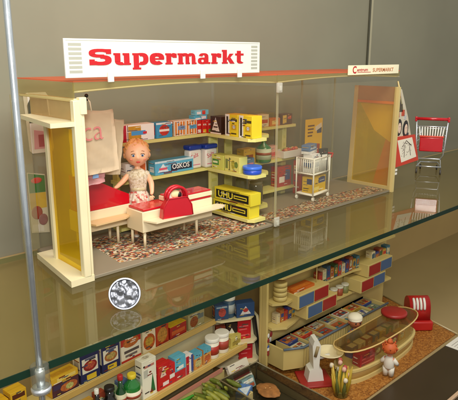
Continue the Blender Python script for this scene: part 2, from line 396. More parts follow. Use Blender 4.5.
big_lettering(b, 'Supermarkt', .95, 17.25, .96, -.25, REDL, 16.6/tot/.96); b.build('lettering', sg)
for x in (2.7, 12.2, 16.8):
    b = MB(); b.box(x-.25, x+.3, -.42, -.26, 15.95, 16.75, WHITE, .05); b.build('sign_clip', sg)
# small second sign
t = MB(); t.box(34.6, 45.6, -.2, -.1, 15.75, 16.85, pl((248, 240, 205), .5), .02)
t.text('C', 1.15, REDL, FR(35.4, 15.95, -.21), .004, .03); t.text('entrum', .55, REDL, FR(36.3, 16.15, -.21), .004, .01, 1.4)
t.text('SUPERMARKT', .62, pl((196, 110, 60)), FR(39.6, 16.05, -.21), .004, .01, 1.25); t.box(36.4, 39.2, -.215, -.15, 16.0, 16.06, REDL, 0)
t.build('small_sign', H)
# slanted wing with posters
b = MB(); b.prism([(46.4, .02), (53.2, .02), (52.6, 4.0), (46.5, 14.6)], .35, .45, CLEAR, 'y')
b.tube([(46.5, .3, 14.7), (49.8, .3, 8.2), (52.7, .3, 3.9)], .09, CREAM2, 8); b.build('slanted_wing', H)
pf = MB(); pf.prism([(46.4, 6.9), (51.2, 6.2), (49.6, 9.8), (47.5, 13.6), (46.5, 14.0)], .2, .33, pl((206, 196, 172)), 'y')
for px_, pz_, ps_, pc_ in ((46.9, 12.9, .35, (190, 60, 40)), (47.5, 11.2, .5, (90, 80, 60)), (48.2, 10.5, .4, (200, 80, 50)), (49.6, 7.2, .5, (60, 60, 70)), (50.3, 6.9, .4, (190, 60, 40)), (46.9, 10.4, .4, (120, 110, 90)), (48.8, 9.9, .3, (230, 224, 214))): pf.prism([(px_-ps_, pz_-ps_), (px_+ps_, pz_-ps_*1.1), (px_+ps_*.8, pz_+ps_), (px_-ps_, pz_+ps_)], .175, .3, mat('tiny_print_%d' % int(px_*10), pc_, .5, .6, 700), 'y')
pf.prism([(46.6, 10.9), (48.3, 10.7), (47.3, 12.8), (46.7, 13.0)], .18, .3, pl((150, 140, 100)), 'y'); pf.prism([(46.7, 11.6), (47.6, 11.5), (47.2, 12.4), (46.8, 12.4)], .165, .3, pl((70, 60, 50)), 'y')
for cx, cz in ((47.4, 8.6), (49.1, 8.3)):
    pf.ball((cx, .19, cz), .75, .03, 1.15, pl((30, 26, 26)), 16, 10); pf.ball((cx+.12, .165, cz-.1), .42, .03, .72, pl((226, 196, 172)), 14, 8)
    pf.ball((cx-.02, .145, cz+.1), .08, .02, .05, BLACK, 8, 6); pf.ball((cx+.28, .145, cz+.1), .08, .02, .05, BLACK, 8, 6)
pf.build('portrait_poster', H)
pf = MB(); pf.prism([(46.1, 3.2), (53.0, 3.5), (51.5, 7.3), (46.1, 7.4)], .0, .15, pl((206, 58, 34)), 'y')
pf.prism([(48.3, 3.75), (52.3, 4.1), (50.7, 7.0), (46.9, 6.9)], -.02, .1, pl((240, 232, 212)), 'y')
ink = pl((96, 84, 76))
for i in range(26):
    a = random.uniform(0, PI); cx = random.uniform(48.1, 50.7); cz = random.uniform(4.5, 6.4); L_ = random.uniform(.15, .5)
    pf.tube([(cx, -.03, cz), (cx+L_*math.cos(a), -.03, cz+L_*math.sin(a))], .022, ink, 5)
pf.tube([(48.2, -.03, 5.9), (49.2, -.03, 6.7), (50.6, -.03, 5.9)], .05, ink, 6); pf.tube([(48.9, -.03, 6.1), (48.9, -.03, 4.4)], .04, ink, 6); pf.tube([(50.1, -.03, 6.0), (50.6, -.03, 4.5)], .04, ink, 6)
for x0, z0 in ((45.9, 2.2), (45.9, 2.7)): pf.prism([(x0, z0), (x0+1.5, z0), (x0+1.5, z0+.3), (x0, z0+.35)], -.01, .08, pl((240, 236, 226)), 'y')
pf.build('red_poster', H)


b = MB(); b.prism([(1.0, .2), (3.4, .2), (.4, 11.7), (.0, 11.7)], 0, .06, pl((214, 96, 40)), 'x'); b.build('orange_leaf', H, (47.0, .2, 0))
b = MB(); b.prism([(5.9, 11.6), (.1, 11.7), (.1, 6.2), (3.4, 8.0)], 0, .06, pl((255, 240, 90)), 'x'); b.build('yellow_leaf', H, (46.8, .2, 0))
# ---- yellow shelving inside
def shelving(name, label, back, arm, levels, posts):
    t = thing(name, label, 'toy shelf')
    for z in levels:
        b = MB(); (bx0, bx1, by0, by1), (ax0, ax1, ay0, ay1) = back, arm
        b.prism([(bx0, by0), (ax0, by0), (ax0, ay0+.6), (ax0+.5, ay0), (ax1, ay0), (ax1, by1), (bx0, by1)] if ax1 > bx1-1 else
                [(ax0, ay0), (ax1-.5, ay0), (ax1, ay0+.6), (ax1, by0), (bx1, by0), (bx1, by1), (ax0, by1)], z-.34, z, YEL)
        o = b.build('shelf_board', t)
    for (x0, x1, y0, y1) in posts:
        b = MB(); b.box(x0, x1, y0, y1, .32, levels[0]-.36, YEL, .05)
        for i in range(9): b.box(x0+.25, x1-.25, y0-.04, y0+.02, 1+i*.95, 1.35+i*.95, pl((206, 200, 104)), 0)
        b.build('support_panel', t)
    return t
shelving('corner_shelf', 'pale yellow corner shelf left of the clear partition with packets on it', (8.4, 22.2, 8.1, 9.7), (20.0, 22.2, 1.0, 9.7), (9.6, 5.7, .9), [(8.5, 8.7, 8.6, 9.5), (20.7, 22.0, 8.4, 8.7)])
shelving('corner_shelf', 'pale yellow corner shelf right of the clear partition, seen through plastic', (22.9, 34.8, 7.6, 9.7), (22.9, 25.2, 3.0, 9.7), (9.5, 5.3, 1.5), [(33.4, 34.2, 8.6, 9.5), (23.1, 24.3, 8.4, 8.6)])

# goods on the upper left board (z 9.6)
z = 9.615
carton('food_box', 'small red and white box at the left end of the top yellow shelf', (8.6, 8.9, z), (.9, .7, 1.3), (238, 230, 220), [('r', 0, 0, .6, 1, (196, 26, 44)), ('r', .1, .4, .5, .7, (240, 240, 235))], [('r', 0, 0, 1, .4, (196, 26, 44))])
carton('food_box', 'white box with ochre panel and blue word, second from left on top shelf', (9.0, 8.15, z), (3.9, 1.3, 1.65), (240, 236, 226), [('r', .0, 0, .13, 1, (190, 24, 50)), ('r', .19, .08, .58, .92, (200, 146, 30)), ('r', .28, .36, .72, .62, (72, 150, 206)), ('r', .64, .4, .76, .55, (206, 40, 50)), ('r', .16, 0, .18, 1, (120, 60, 40))], [('r', .1, .1, .9, .9, (190, 24, 50)), ('r', .3, .3, .7, .6, (240, 236, 226))], [('r', .2, .2, .5, .8, (226, 214, 190))])
carton('food_box', 'blue box with a red disc on the top yellow shelf', (13.2, 8.2, z), (2.1, 1.2, 1.6), (60, 150, 190), [('o', .18, .14, .8, .86, (206, 50, 34)), ('r', .18, .42, .8, .56, (240, 230, 220)), ('r', 0, .88, 1, 1, (220, 235, 240))], [('r', .2, .2, .8, .8, (206, 50, 34))])
for i, (x, c2) in enumerate(((15.6, (120, 150, 190)), (17.2, (86, 160, 200)))):
    carton('food_box', ['orange striped box with white bands beside the blue disc box', 'orange striped box with blue patch beside the red packets'][i], (x, 8.2, z), (1.5, 1.2, 1.6), (236, 226, 204),
           [('r', .05+.24*k, .05, .05+.24*k+.14, .95, (222, 124, 30)) for k in range(4)]+[('r', .3, .4, .95, .66, c2)], [('r', .2, 0, .8, 1, (222, 124, 30))])
for i in range(3):
    carton('red_packet', ['red packet with pale corner beside the orange boxes on top shelf', 'red packet with yellow foot in the middle of three', 'red and green packet next to the corner of the top shelf'][i], (18.8+i*.62, 8.25-.2*i, z), (.56, .9, 1.45), (204, 36, 30), [('r', .1, .05, .9, .3, ((240, 230, 220), (230, 180, 40), (90, 160, 70))[i]), ('r', .1, .6, .9, .72, (240, 200, 180))])
carton('packet_stack', 'light blue and white packet lying on the red packets', (18.4, 8.3, z+1.47), (1.9, .9, .5), (84, 176, 206), [('r', .1, .1, .5, .5, (240, 240, 240)), ('r', .55, .2, .9, .8, (240, 240, 240))])
carton('packet_stack', 'blue and red packet on top of the light blue one at the shelf corner', (18.7, 8.4, z+1.98), (1.9, .8, .55), (120, 196, 214), [('r', .5, .1, .75, .9, (210, 60, 50)), ('r', .1, .2, .4, .7, (250, 250, 250))])
# pieces on the arm board: fronts look left
A = -PI/2
def arm(name, label, y, dims, base, front, side=(), z=z, x=20.15, top=(), g=None):
    return carton(name, label, (x, y, z), dims, base, front, side, top, rz=A, group=g)
arm('coffee_packet', 'dark brown packet with white diamond pattern on the corner shelf', 7.6, (1.7, 1.5, 1.9), (58, 34, 22),
    [('t', .15, .2, .85, .95, (236, 224, 206)), ('r', .3, .36, .7, .44, (58, 34, 22)), ('r', 0, 0, 1, .08, (236, 224, 206))], [('t', .1, .1, .9, .9, (236, 224, 206))])
for i in range(2):
    arm('yellow_packet', ['yellow and black packet nearer the brown coffee packet', 'yellow and black packet at the front end of the corner shelf'][i], 5.2-i*2.1, (1.9, 1.5, 2.3), (232, 206, 40),
        [('r', 0, 0, .34, 1, (240, 236, 220)), ('r', .1, .08, .24, .9, (40, 34, 26)), ('r', .45, .68, .95, .8, (70, 60, 20)), ('r', .5, .3, .9, .55, (200, 160, 30)), ('r', .48, .1, .9, .16, (70, 60, 20)), ('o', .6, .36, .82, .52, (246, 236, 190))],
        [('r', .1, .15, .9, .4, (60, 50, 20))])
# middle board (z 5.7)
z = 5.715
carton('food_box', 'orange and white box on the middle shelf behind the doll', (9.3, 8.2, z), (2.5, 1.0, 1.7), (236, 230, 220), [('r', .05, .1, .95, .3, (222, 90, 30)), ('r', .05, .42, .6, .62, (40, 50, 90)), ('r', .65, .4, .95, .9, (222, 110, 40))])
carton('food_box', 'light blue oblong box with dark label on the middle shelf', (12.9, 8.2, z), (5.2, 1.2, 1.45), (92, 174, 204), [('r', .4, .18, .96, .66, (30, 44, 66)), ('x', .43, .3, .75, 'OSKOS', (236, 236, 230), 1.0), ('t', .06, .2, .34, .8, (226, 240, 244)), ('r', .1, .34, .3, .5, (220, 90, 110)), ('r', 0, .86, 1, 1, (210, 232, 240))], [('r', .2, .2, .8, .6, (226, 240, 244))])
for i in range(2):
    x = 17.7+i*1.9
    t = thing('salt_canister', ['white canister with navy lid, left of the pair on the middle shelf', 'white canister with navy lid, right of the pair at the shelf corner'][i], 'canister', (x, 8.3-.5*i, z), 0, 'white canisters with navy lids')
    b = MB(); b.box(0, 1.75, 0, 1.1, 0, 2.1, WHITE, .2); b.text('Salz', .7, pl((206, 60, 90)), FR(.25, 1.1, -.01)@Matrix.Rotation(.3, 4, 'Z'), .004, .0)
    b.prism([(.2, .4), (1.5, .4), (1.5, .5), (.2, .5)], -.01, .02, pl((206, 120, 140)), 'y'); b.build('container', t)
    b = MB(); b.box(-.05, 1.8, -.05, 1.15, 2.11, 2.62, pl((24, 56, 150), .35), .15); b.build('lid', t)
arm('seed_packet', 'yellow green packet with dark green band on the corner shelf', 7.4, (1.9, 1.3, 1.6), (206, 206, 96), [('r', .05, .3, .6, .7, (70, 140, 50)), ('r', .1, .42, .5, .56, (226, 230, 180))], [], z)
arm('tea_packet', 'pale yellow packet with leafy print beside the blue tin', 5.3, (2.3, 1.2, 1.7), (214, 206, 110), [('r', .3, .1, .36, .9, (120, 110, 40)), ('o', .45, .2, .7, .8, (180, 170, 60)), ('o', .66, .3, .9, .7, (120, 140, 60)), ('r', .06, .2, .22, .8, (120, 130, 60))], [('r', .2, .2, .8, .5, (150, 140, 60))], z)
t = thing('round_tin', 'flat round bright blue tin on the end of the corner shelf', 'tin', (21.2, 2.1, z))
MB().lathe([(.95, 0), (1.0, .05), (1.0, .5)], pl((36, 76, 190), .3)).build('body', t)
MB().lathe([(1.03, .5), (1.05, .52), (1.05, .78), (.98, .84)], pl((60, 110, 214), .3)).build('lid', t)
# UHU boxes on the bottom board
for i in range(2):
    arm('glue_box', ['upper yellow and black glue box marked UHU', 'lower yellow and black glue box marked UHU'][i], (7.0, 7.2)[i], (5.7, 1.6, 1.35), (222, 204, 50),
        [('r', .05, .16, .95, .84, (26, 24, 20)), ('x', .1, .26, .95, 'UHU', (232, 214, 60), 1.2), ('r', .55, .36, .9, .64, (222, 204, 50)), ('r', .57, .44, .88, .56, (26, 24, 20))],
        [('r', .1, .2, .9, .8, (26, 24, 20))], (2.32, .915)[i], g='glue boxes on the bottom board')
# behind the counter
carton('food_box', 'flat white and green packet just behind the red counter top', (14.3, 8.2, .915), (2.6, 1.0, 2.0), (226, 222, 190), [('r', .1, .5, .9, .9, (70, 150, 90))])
# hazy goods right of the partition
Z1, Z2, Z3 = 9.515, 5.315, 1.515
hz = [('brown box with pale window beside the partition, top right shelf', 25.5, 7.8, Z1, (2.4, 1.2, 1.6), (160, 120, 60), [('o', .2, .2, .8, .8, (226, 206, 160))]),
      ('cream box with red band behind the partition, top right shelf', 28.1, 7.9, Z1, (1.9, 1.1, 1.5), (222, 210, 170), [('r', .1, .3, .9, .6, (190, 80, 50))]),
      ('orange flat box on the top right shelf', 30.2, 7.9, Z1, (1.9, 1.1, .9), (206, 120, 50), [('r', .2, .2, .8, .7, (236, 206, 120))]),
      ('dark brown and yellow box at the far end of the top right shelf', 32.4, 7.9, Z1, (2.0, 1.1, 1.3), (90, 50, 26), [('r', .1, .1, .45, .9, (226, 190, 70)), ('r', .55, .5, .9, .8, (206, 70, 40))]),
      ('amber yellow box left of the green bottle', 25.6, 7.8, Z2, (2.0, 1.2, 1.8), (214, 170, 60), [('r', .2, .3, .8, .6, (150, 70, 30))]),
      ('pink and white packet behind the green bottle', 29.9, 8.3, Z2, (2.3, .9, 1.6), (224, 170, 150), [('r', .1, .2, .9, .5, (206, 80, 80))]),
      ('grey and red box low on the right shelf', 26.0, 7.9, Z3, (2.2, 1.2, 1.8), (150, 140, 110), [('r', .1, .3, .9, .7, (170, 60, 50))]),
      ('red carton low at the far end of the right shelf', 31.9, 7.9, Z3, (2.6, 1.2, 2.6), (176, 40, 34), [('r', .1, .2, .5, .5, (236, 226, 214)), ('r', .55, .3, .9, .8, (60, 80, 140))])]
for lb, x, y, zz, dm, c, fr in hz: carton('food_box', lb, (x, y, zz), dm, c, fr)
carton('food_box', 'blue and pink packet on the front arm behind the partition', (22.95, 5.2, Z2), (1.8, 1.6, 1.3), (96, 130, 170), [('r', .1, .3, .9, .6, (220, 140, 150))], [('r', .1, .3, .9, .7, (226, 190, 190))])
carton('food_box', 'ochre box on the top arm behind the partition', (22.95, 4.4, Z1), (1.9, 2.6, 1.5), (206, 176, 90), [('r', .1, .3, .9, .6, (220, 210, 150))], [('r', .1, .3, .9, .7, (150, 110, 40))])
bottle('green_bottle', 'green bottle with pointed neck behind the clear partition', (28.6, 7.4, Z2), .95, 3.6, (36, 120, 60), (40, 130, 70), (200, 210, 180), .45, .22)
bottle('dark_jar', 'dark jar low on the right shelf behind the partition', (24.1, 4.3, Z3), .8, 2.6, (70, 66, 52), (110, 100, 80), None, .8, .7, 'jar')
bottle('dark_jar', 'grey glass jar low behind the partition next to the dark one', (24.2, 6.6, Z3), .8, 2.9, (120, 116, 90), (150, 146, 120), None, .8, .6, 'jar')
t = thing('produce_tray', 'white tray of small coloured produce at the end of the right middle shelf', 'tray', (32.2, 7.2, Z2))
b = MB(); b.box(0, 3.6, 0, .12, 0, .9, WHITE, .03); b.box(0, 3.6, 1.7, 1.82, 0, .9, WHITE, .03); b.box(0, .12, .13, 1.69, 0, .9, WHITE, .03); b.box(3.48, 3.6, .13, 1.69, 0, .9, WHITE, .03); b.box(.1, 3.5, .1, 1.7, .0, .1, WHITE, 0); b.build('tray', t)
b = MB()
for i in range(16): b.ball((random.uniform(.4, 3.2), random.uniform(.4, 1.4), random.uniform(.6, .95)), .3, .3, .26, pl(random.choice([(206, 120, 70), (190, 60, 50), (150, 160, 70), (220, 180, 120)])), 10, 7)
b.build('produce', t)
t = thing('advert_card', 'tall yellow card with red figure standing behind the shopping trolley', 'card', (38.4, 8.9, .31))
b = MB(); b.box(0, 3.7, 0, .08, 0, 9.3, pl((246, 200, 30)), .02); b.box(2.5, 3.5, -.02, .02, 7.3, 8.2, pl((60, 70, 110)), 0, Matrix.Rotation(0, 4, 'Y'))
b.prism([(2.2, 7.6), (3.5, 8.1), (3.4, 8.7), (2.1, 8.2)], -.035, .02, pl((236, 230, 214)), 'y')
for i in range(4): b.box(.5, 1.9-.15*i, -.02, .02, 8.3-i*.45, 8.5-i*.45, pl((110, 60, 20)), 0)
b.ball((1.9, -.02, 4.9), .75, .03, .8, pl((206, 90, 30))); b.ball((2.0, -.04, 4.9), .4, .03, .5, pl((244, 190, 130))); b.prism([(1.2, 4.2), (2.7, 4.2), (3.2, 2.2), (.9, 2.2)], -.02, .02, pl((196, 60, 30)), 'y')
b.build('printed_card', t)

# ---- checkout counter
CC = mat('counter_cream', (232, 216, 180), .4, .09, 24, .15)
TAN = mat('counter_flap', (214, 180, 130), .45, .05, 40)
t = thing('checkout_counter', 'cream checkout counter on thin legs with red tops in front of the doll', 'counter', (0, 0, .31))
b = MB(); b.box(2.7, 8.0, 5.75, 8.0, 1.75, 3.75, CC, .06); b.box(7.32, 16.0, 2.75, 5.4, 1.55, 3.55, CC, .06); b.build('body', t)
b = MB(); b.prism([(2.7, 3.77), (8.0, 3.77), (8.0, 4.7), (6.4, 5.5), (4.9, 6.3), (3.5, 6.9), (2.7, 7.05)], 5.85, 7.6, RED, 'y'); b.build('red_hood', t)
b = MB(); b.box(7.5, 15.9, 2.85, 5.3, 3.57, 3.78, RED, .05); b.build('red_top', t)
b = MB(); b.box(10.8, 16.0, 2.76, 4.9, 3.8, 4.25, CC, .05); b.box(10.9, 15.9, 2.85, 4.8, 4.26, 4.42, RED, .05); b.build('red_topped_tray', t)
b = MB(); b.prism([(2.7, 5.72), (7.6, 5.72), (7.6, 5.0), (6.6, 4.4), (3.3, 4.2)], 2.75, 2.9, TAN); b.build('packing_flap', t)
b = MB(); b.prism([(7.4, 2.72), (16.6, 2.72), (16.9, 1.75), (16.2, 1.35), (7.9, 1.35)], 2.65, 2.8, CC); b.build('packing_flap', t)
for x, y, h in ((3.3, 6.1, 1.75), (6.7, 6.1, 1.75), (3.4, 7.9, 1.75), (6.9, 7.9, 1.75), (7.7, 3.05, 1.55), (14.1, 3.05, 1.55), (7.7, 5.1, 1.55), (14.1, 5.1, 1.55)):
    MB().tube([(x, y, 0), (x, y, h)], .14, CC, 12).build('leg', t)

# ---- handbag
BAGR = mat('red_vinyl', (190, 12, 34), .28, .05, 50, .2, coat=.3)
t = thing('handbag', 'shiny red toy handbag standing on the front flap of the counter', 'handbag', (8.9, 1.75, 3.12), -.18); t.scale = (.88, .95, .87)
b = MB(); b.prism([(0, 0), (3.7, 0), (3.55, 1.2), (3.0, 2.15), (.75, 2.15), (.15, 1.2)], 0, .75, BAGR, 'y'); b.tube([(0.02, .37, .04), (3.7, .37, .04)], .1, BAGR, 8)
b.tube([(.02, -.02, .03), (.15, -.02, 1.2), (.75, -.02, 2.15), (3.0, -.02, 2.15), (3.55, -.02, 1.2), (3.68, -.02, .03)], .06, BAGR, 8)
b.build('bag_body', t)
for y in (.1, .65):
    pts = [(1.85+1.15*math.cos(a), y, 2.05+1.25*math.sin(a)**.8) for a in [PI*i/16 for i in range(17)]]
    b = MB(); b.tube(pts, .17, BAGR, 10); b.build('handle', t)
b = MB(); b.ball((1.75, .35, 2.5), .6, .2, .45, pl((240, 224, 170))); b.ball((2.2, .3, 2.4), .28, .2, .3, BLACK); b.prism([(.9, 2.0), (1.5, 2.0), (1.5, 2.75), (.9, 2.7)], .3, .4, WHITE, 'y'); b.build('contents', t)

# ---- hanging carrier bag
CLOTH = mat('bag_cloth', (238, 218, 186), .8, .06, 30, .5)
t = thing('carrier_bag', 'large cream carrier bag with faded red script hanging inside the left wall', 'bag', (.45, 2.6, 8.3))
def cloth_sheet(b, w, h, m, y0, wav, n=14, lean=0):
    vs = [[b.bm.verts.new((i/n*w+(.25*(1-j/n) if i == n else 0)+lean*j/n, y0+wav*math.sin(i*.9+j*.5)*(.3+.7*(1-j/n))+.04*math.sin(j*1.7+i), j/n*h-(.12*math.sin(i/n*PI) if j == 0 else 0)+(.1*math.sin(i/n*PI*2) if j == n else 0))) for i in range(n+1)] for j in range(n+1)]
    fs = [b.bm.faces.new([vs[j][i], vs[j][i+1], vs[j+1][i+1], vs[j+1][i]]) for i in range(n) for j in range(n)]
    r = bmesh.ops.solidify(b.bm, geom=fs, thickness=.03)
    b._fin([f for f in b.bm.faces], m, True)
b = MB(); cloth_sheet(b, 4.3, 5.3, CLOTH, 0, .05, lean=-.15); o = b.build('front_sheet', t)
b = MB(); b.text('ca', 2.5, pl((206, 120, 116), .7), FR(1.05, 2.75, -.12)@Matrix.Rotation(.05, 4, 'Z'), .01, -.028, .95)
b.build('lettering', o)
b = MB(); cloth_sheet(b, 3.4, 4.9, mat('bag_cloth_back', (228, 210, 176), .8, .06, 30, .5), .6, .08, lean=-.2); b.build('rear_sheet', t, (1.6, .25, .1), (0, .22, 0))
b = MB(); b.tube([(1.4, -.02, 5.2), (1.45, 0, 6.0), (1.7, .05, 6.35), (2.0, 0, 6.0), (2.1, -.02, 5.2)], .06, CLOTH, 8); b.build('loop_handle', t)
b = MB(); b.tube([(1.72, .05, 6.45), (1.72, .05, 6.2), (1.72, -.1, 6.15)], .08, BLACK, 8); b.ball((1.72, 0, 6.5), .16, .16, .16, BLACK, 12, 8); b.build('hook', t)
t = thing('pink_packet', 'crumpled pink and white packet hanging below the carrier bag', 'packet', (.9, 3.0, 7.3), .0)
b = MB(); cloth_sheet(b, 2.6, 1.2, mat('pink_foil', (236, 180, 180), .5, .2, 60, .5), 0, .12, lean=.2); b.build('wrapper', t)
b = MB(); b.prism([(.3, .3), (1.0, .2), (1.2, .6), (.4, .8)], -.2, -.16, pl((226, 90, 110)), 'y'); b.prism([(1.5, .5), (2.1, .5), (2.1, .8), (1.6, .9)], -.2, -.16, pl((120, 150, 190)), 'y'); b.build('print', t)

# ---- doll behind the counter
SKIN = mat('doll_skin', (244, 190, 150), .4, .04, 40, sss=.15)
D = thing('person', 'small doll with ginger curls in beige knit top and red checked skirt behind the counter', 'doll', (9.7, 6.75, .1), -.52); D.scale = (1.08, 1.08, .99)
V = [(0, 0, 4.4, .62, .5), (0, 0, 5.3, .52, .42), (0, 0, 6.1, .62, .45), (0, 0, 6.75, .5, .36), (0, 0, 7.15, .26, .26), (0, 0, 7.6, .24, .24),
     (.84, 0, 6.55, .3), (1.22, -.1, 5.6, .28), (1.2, -.55, 4.75, .2), (1.1, -.75, 4.5, .15),
     (-.84, 0, 6.55, .3), (-1.4, -.35, 5.95, .27), (-2.0, -1.15, 5.6, .2), (-2.2, -1.4, 5.58, .14),
     (.36, 0, 3.7, .4), (.38, 0, 2.1, .27), (.36, 0, .5, .17), (.36, -.45, .18, .18),
     (-.36, 0, 3.7, .4), (-.38, 0, 2.1, .27), (-.36, 0, .5, .17), (-.36, -.45, .18, .18)]
E_ = [(0, 1), (1, 2), (2, 3), (3, 4), (4, 5), (3, 6), (6, 7), (7, 8), (8, 9), (3, 10), (10, 11), (11, 12), (12, 13), (0, 14), (14, 15), (15, 16), (16, 17), (0, 18), (18, 19), (19, 20), (20, 21)]
parts = [skin_mesh(V, E_, 0)]
def fingers(wr, dr, side, r=.05, L_=.36):
    d = Vector(dr).normalized(); s_ = Vector(side).normalized(); w = Vector(wr); out = []
    for i, (o, l) in enumerate(((-.13, .85), (-.045, 1), (.045, .95), (.13, .75))):
        a = w+s_*o*.7-d*.06; k = w+s_*o*1.1+d*L_*.55*l; e = w+s_*o*1.2+d*L_*l+Vector((0, 0, -.1))
        out.append(skin_mesh([(*a, r), (*k, r*.95), (*e, r*.75)], [(0, 1), (1, 2)], 0, 1))
    a = w-s_*.08-d*.1; k = w-s_*.24+d*.06; e = w-s_*.27+d*.2
    out.append(skin_mesh([(*a, r), (*k, r), (*e, r*.8)], [(0, 1), (1, 2)], 0, 1))
    return out
parts += fingers((1.08, -.85, 4.42), (0, -.7, -.7), (-1, 0, 0)); parts += fingers((-2.27, -1.48, 5.56), (-.7, -.75, 0), (.75, -.7, 0))
def headfn(p):      # cheeks, chin, brow
    q = p.copy(); q.x *= 1-.16*max(0, -p.z)**1.5; q.y *= 1-.06*max(0, -p.z)
    if p.y < -.6: q.y -= .07*math.exp(-((p.z+.22)**2+p.x**2)*40)*2.0; q.y += .03*math.exp(-((abs(p.x)-.36)**2+(p.z+.02)**2)*30); q.y -= .04*math.exp(-(p.x**2+(p.z+.5)**2)*30)
    q.y -= .05*math.exp(-((abs(p.x)-.45)**2+(p.z+.35)**2)*10) if p.y < 0 else 0
    return q
hb = MB(); hb.ball((0, -.05, 8.65), 1.12, 1.1, 1.3, SKIN, 48, 36, headfn)
for s_ in (-1, 1): hb.ball((s_*1.1, .05, 8.45), .14, .2, .28, SKIN, 14, 10)
me = bpy.data.meshes.new('h')
for v in hb.bm.verts: v.co *= S
hb.bm.to_mesh(me); hb.bm.free(); parts.append(me)
body = join_meshes('body', parts, SKIN, D)
b = MB()
for s_ in (-1, 1):
    x = s_*.4
    b.ball((x, -1.03, 8.62), .18, .1, .13, WHITE, 16, 10); b.ball((x, -1.105, 8.61), .1, .05, .105, pl((60, 104, 160), .15), 14, 10); b.ball((x, -1.145, 8.61), .05, .02, .055, BLACK, 10, 8)
    b.tube([(x-.2, -1.07, 8.7), (x-.1, -1.12, 8.79), (x+.08, -1.12, 8.8), (x+.22, -1.06, 8.71)], .03, pl((70, 40, 28)), 6)
    b.tube([(x-.2, -1.0, 9.0), (x, -1.05, 9.08), (x+.2, -1.0, 9.0)], .022, pl((150, 90, 50)), 6)
    b.ball((x*1.4, -.96, 8.24), .17, .03, .12, pl((232, 140, 110)), 12, 8)
b.build('eyes', D)
b = MB(); b.ball((0, -1.13, 8.0), .2, .06, .055, pl((200, 50, 50)), 14, 8); b.ball((0, -1.12, 7.95), .14, .06, .05, pl((210, 66, 60)), 14, 8); b.build('mouth', D)
HAIR = mat('ginger_hair', (234, 172, 104), .5, .22, 300, .9)
b = MB()
def hairfn(p):
    q = p*(1+.035*math.sin(9*math.atan2(p.x, -p.y)+5*math.sin(p.z*4))+.03*math.sin(p.z*17+3*math.sin(p.x*7))+.02*math.sin(p.x*31+p.z*23))
    lim = -.42-.72*max(0, q.z)
    if q.y < lim: q.y = lim
    if q.z < -.72: q.z = -.72-.1*(p.z+.72)
    return q
b.ball((0, .12, 8.78), 1.18, 1.12, 1.3, HAIR, 96, 64, hairfn)
random.seed(9)
for i in range(0):
    a = random.uniform(0, 2*PI); zz = random.uniform(-.7, 1)
    rr = math.sqrt(max(0, 1-zz*zz)); px, py = rr*math.cos(a), rr*math.sin(a)
    if py < -.35 and zz < .42: continue
    c = Vector((px*1.16, .1+py*1.12, 8.8+zz*1.28)); q = random.uniform(.13, .2); ph = random.uniform(0, 6)
    n_ = Vector((px, py, zz)); u1 = n_.orthogonal().normalized(); w1 = n_.cross(u1)
    b.tube([c+(u1*math.cos(ph+k*.8)+w1*math.sin(ph+k*.8))*q*(1-k*.07)+n_*.05 for k in range(9)], .055, HAIR, 6)
b.build('hair', D)
KNIT = cells('patterned_knit', [(214, 204, 176), (204, 190, 156), (222, 214, 192), (186, 172, 142), (218, 206, 180)], 700, .9)
b = MB(); b.lathe([(.74, 4.75), (.72, 5.2), (.8, 5.8), (.94, 6.35), (.86, 6.75), (.5, 7.0), (.36, 7.12), (.3, 7.1)], KNIT, seg=28, sx=1.05, sy=.8)
for s_ in (-1, 1): b.ball((s_*.78, 0, 6.55), .33, .32, .34, KNIT, 16, 10)
b.tube([(0.06, -.56, 6.9), (0.03, -.66, 6.3), (0.03, -.56, 5.3)], .03, pl((180, 160, 120)), 6); b.build('knit_top', D)
PLAID = cells('plaid_cloth', [(190, 70, 60), (214, 204, 182), (206, 192, 170), (206, 150, 136), (216, 208, 190), (180, 84, 76)], 420, .85)
ps = [[(.72+.07*math.cos(k*9)) for k in range(1)][0]]
b = MB()
n = 56; rings = []
for j, (r0, zz) in enumerate(((.66, 5.0), (.85, 4.6), (1.1, 4.0), (1.35, 3.2))):
    rings.append([b.bm.verts.new((math.cos(2*PI*k/n)*(r0+.05*j*math.sin(k*PI/2)), math.sin(2*PI*k/n)*.85*(r0+.05*j*math.sin(k*PI/2)), zz)) for k in range(n)])
b._fin([b.bm.faces.new([rings[j][k], rings[j][(k+1) % n], rings[j+1][(k+1) % n], rings[j+1][k]]) for j in range(3) for k in range(n)], PLAID, True)
b.build('skirt', D)
b = MB(); b.lathe([(.7, 4.95), (.72, 5.0), (.72, 5.2), (.69, 5.24)], pl((200, 190, 150), .25), seg=28, sx=1.03, sy=.86); b.build('belt', D)
for s_ in (-1, 1): MB().ball((s_*.36, -.25, .2), .27, .5, .2, WHITE, 16, 10).build('shoe', D)

# ---- white trolley
def wheel(name, p, r, w, m, parent):
    b = MB(); b.T = Matrix.Translation(p) @ Matrix.Rotation(PI/2, 4, 'X'); b.lathe([(r*.8, -w/2), (r, -w/2+.03), (r, w/2-.03), (r*.8, w/2)], m, seg=18); return b.build(name, parent)
t = thing('shopping_trolley', 'white wire shopping trolley full of groceries inside the right half', 'trolley', (33.0, 3.0, .31), .12)
TW = mat('trolley_white', (244, 242, 232), .35, .03)
b = MB()
for x in (.1, 3.9):
    for y in (.1, 2.6): b.tube([(x, y, .5), (x, y, 5.4)], .1, TW, 8)
for zz in (.75, 3.4, 5.3):
    b.tube([(.1, .1, zz), (3.9, .1, zz), (3.9, 2.6, zz), (.1, 2.6, zz), (.1, .1, zz)], .1, TW, 8)
b.build('frame', t)
b = MB()
for i in range(1, 12): x = .1+3.8*i/12; b.tube([(x, .1, 3.4), (x, .1, 5.3)], .055, TW, 6); b.tube([(x, 2.6, 3.4), (x, 2.6, 5.3)], .055, TW, 6)
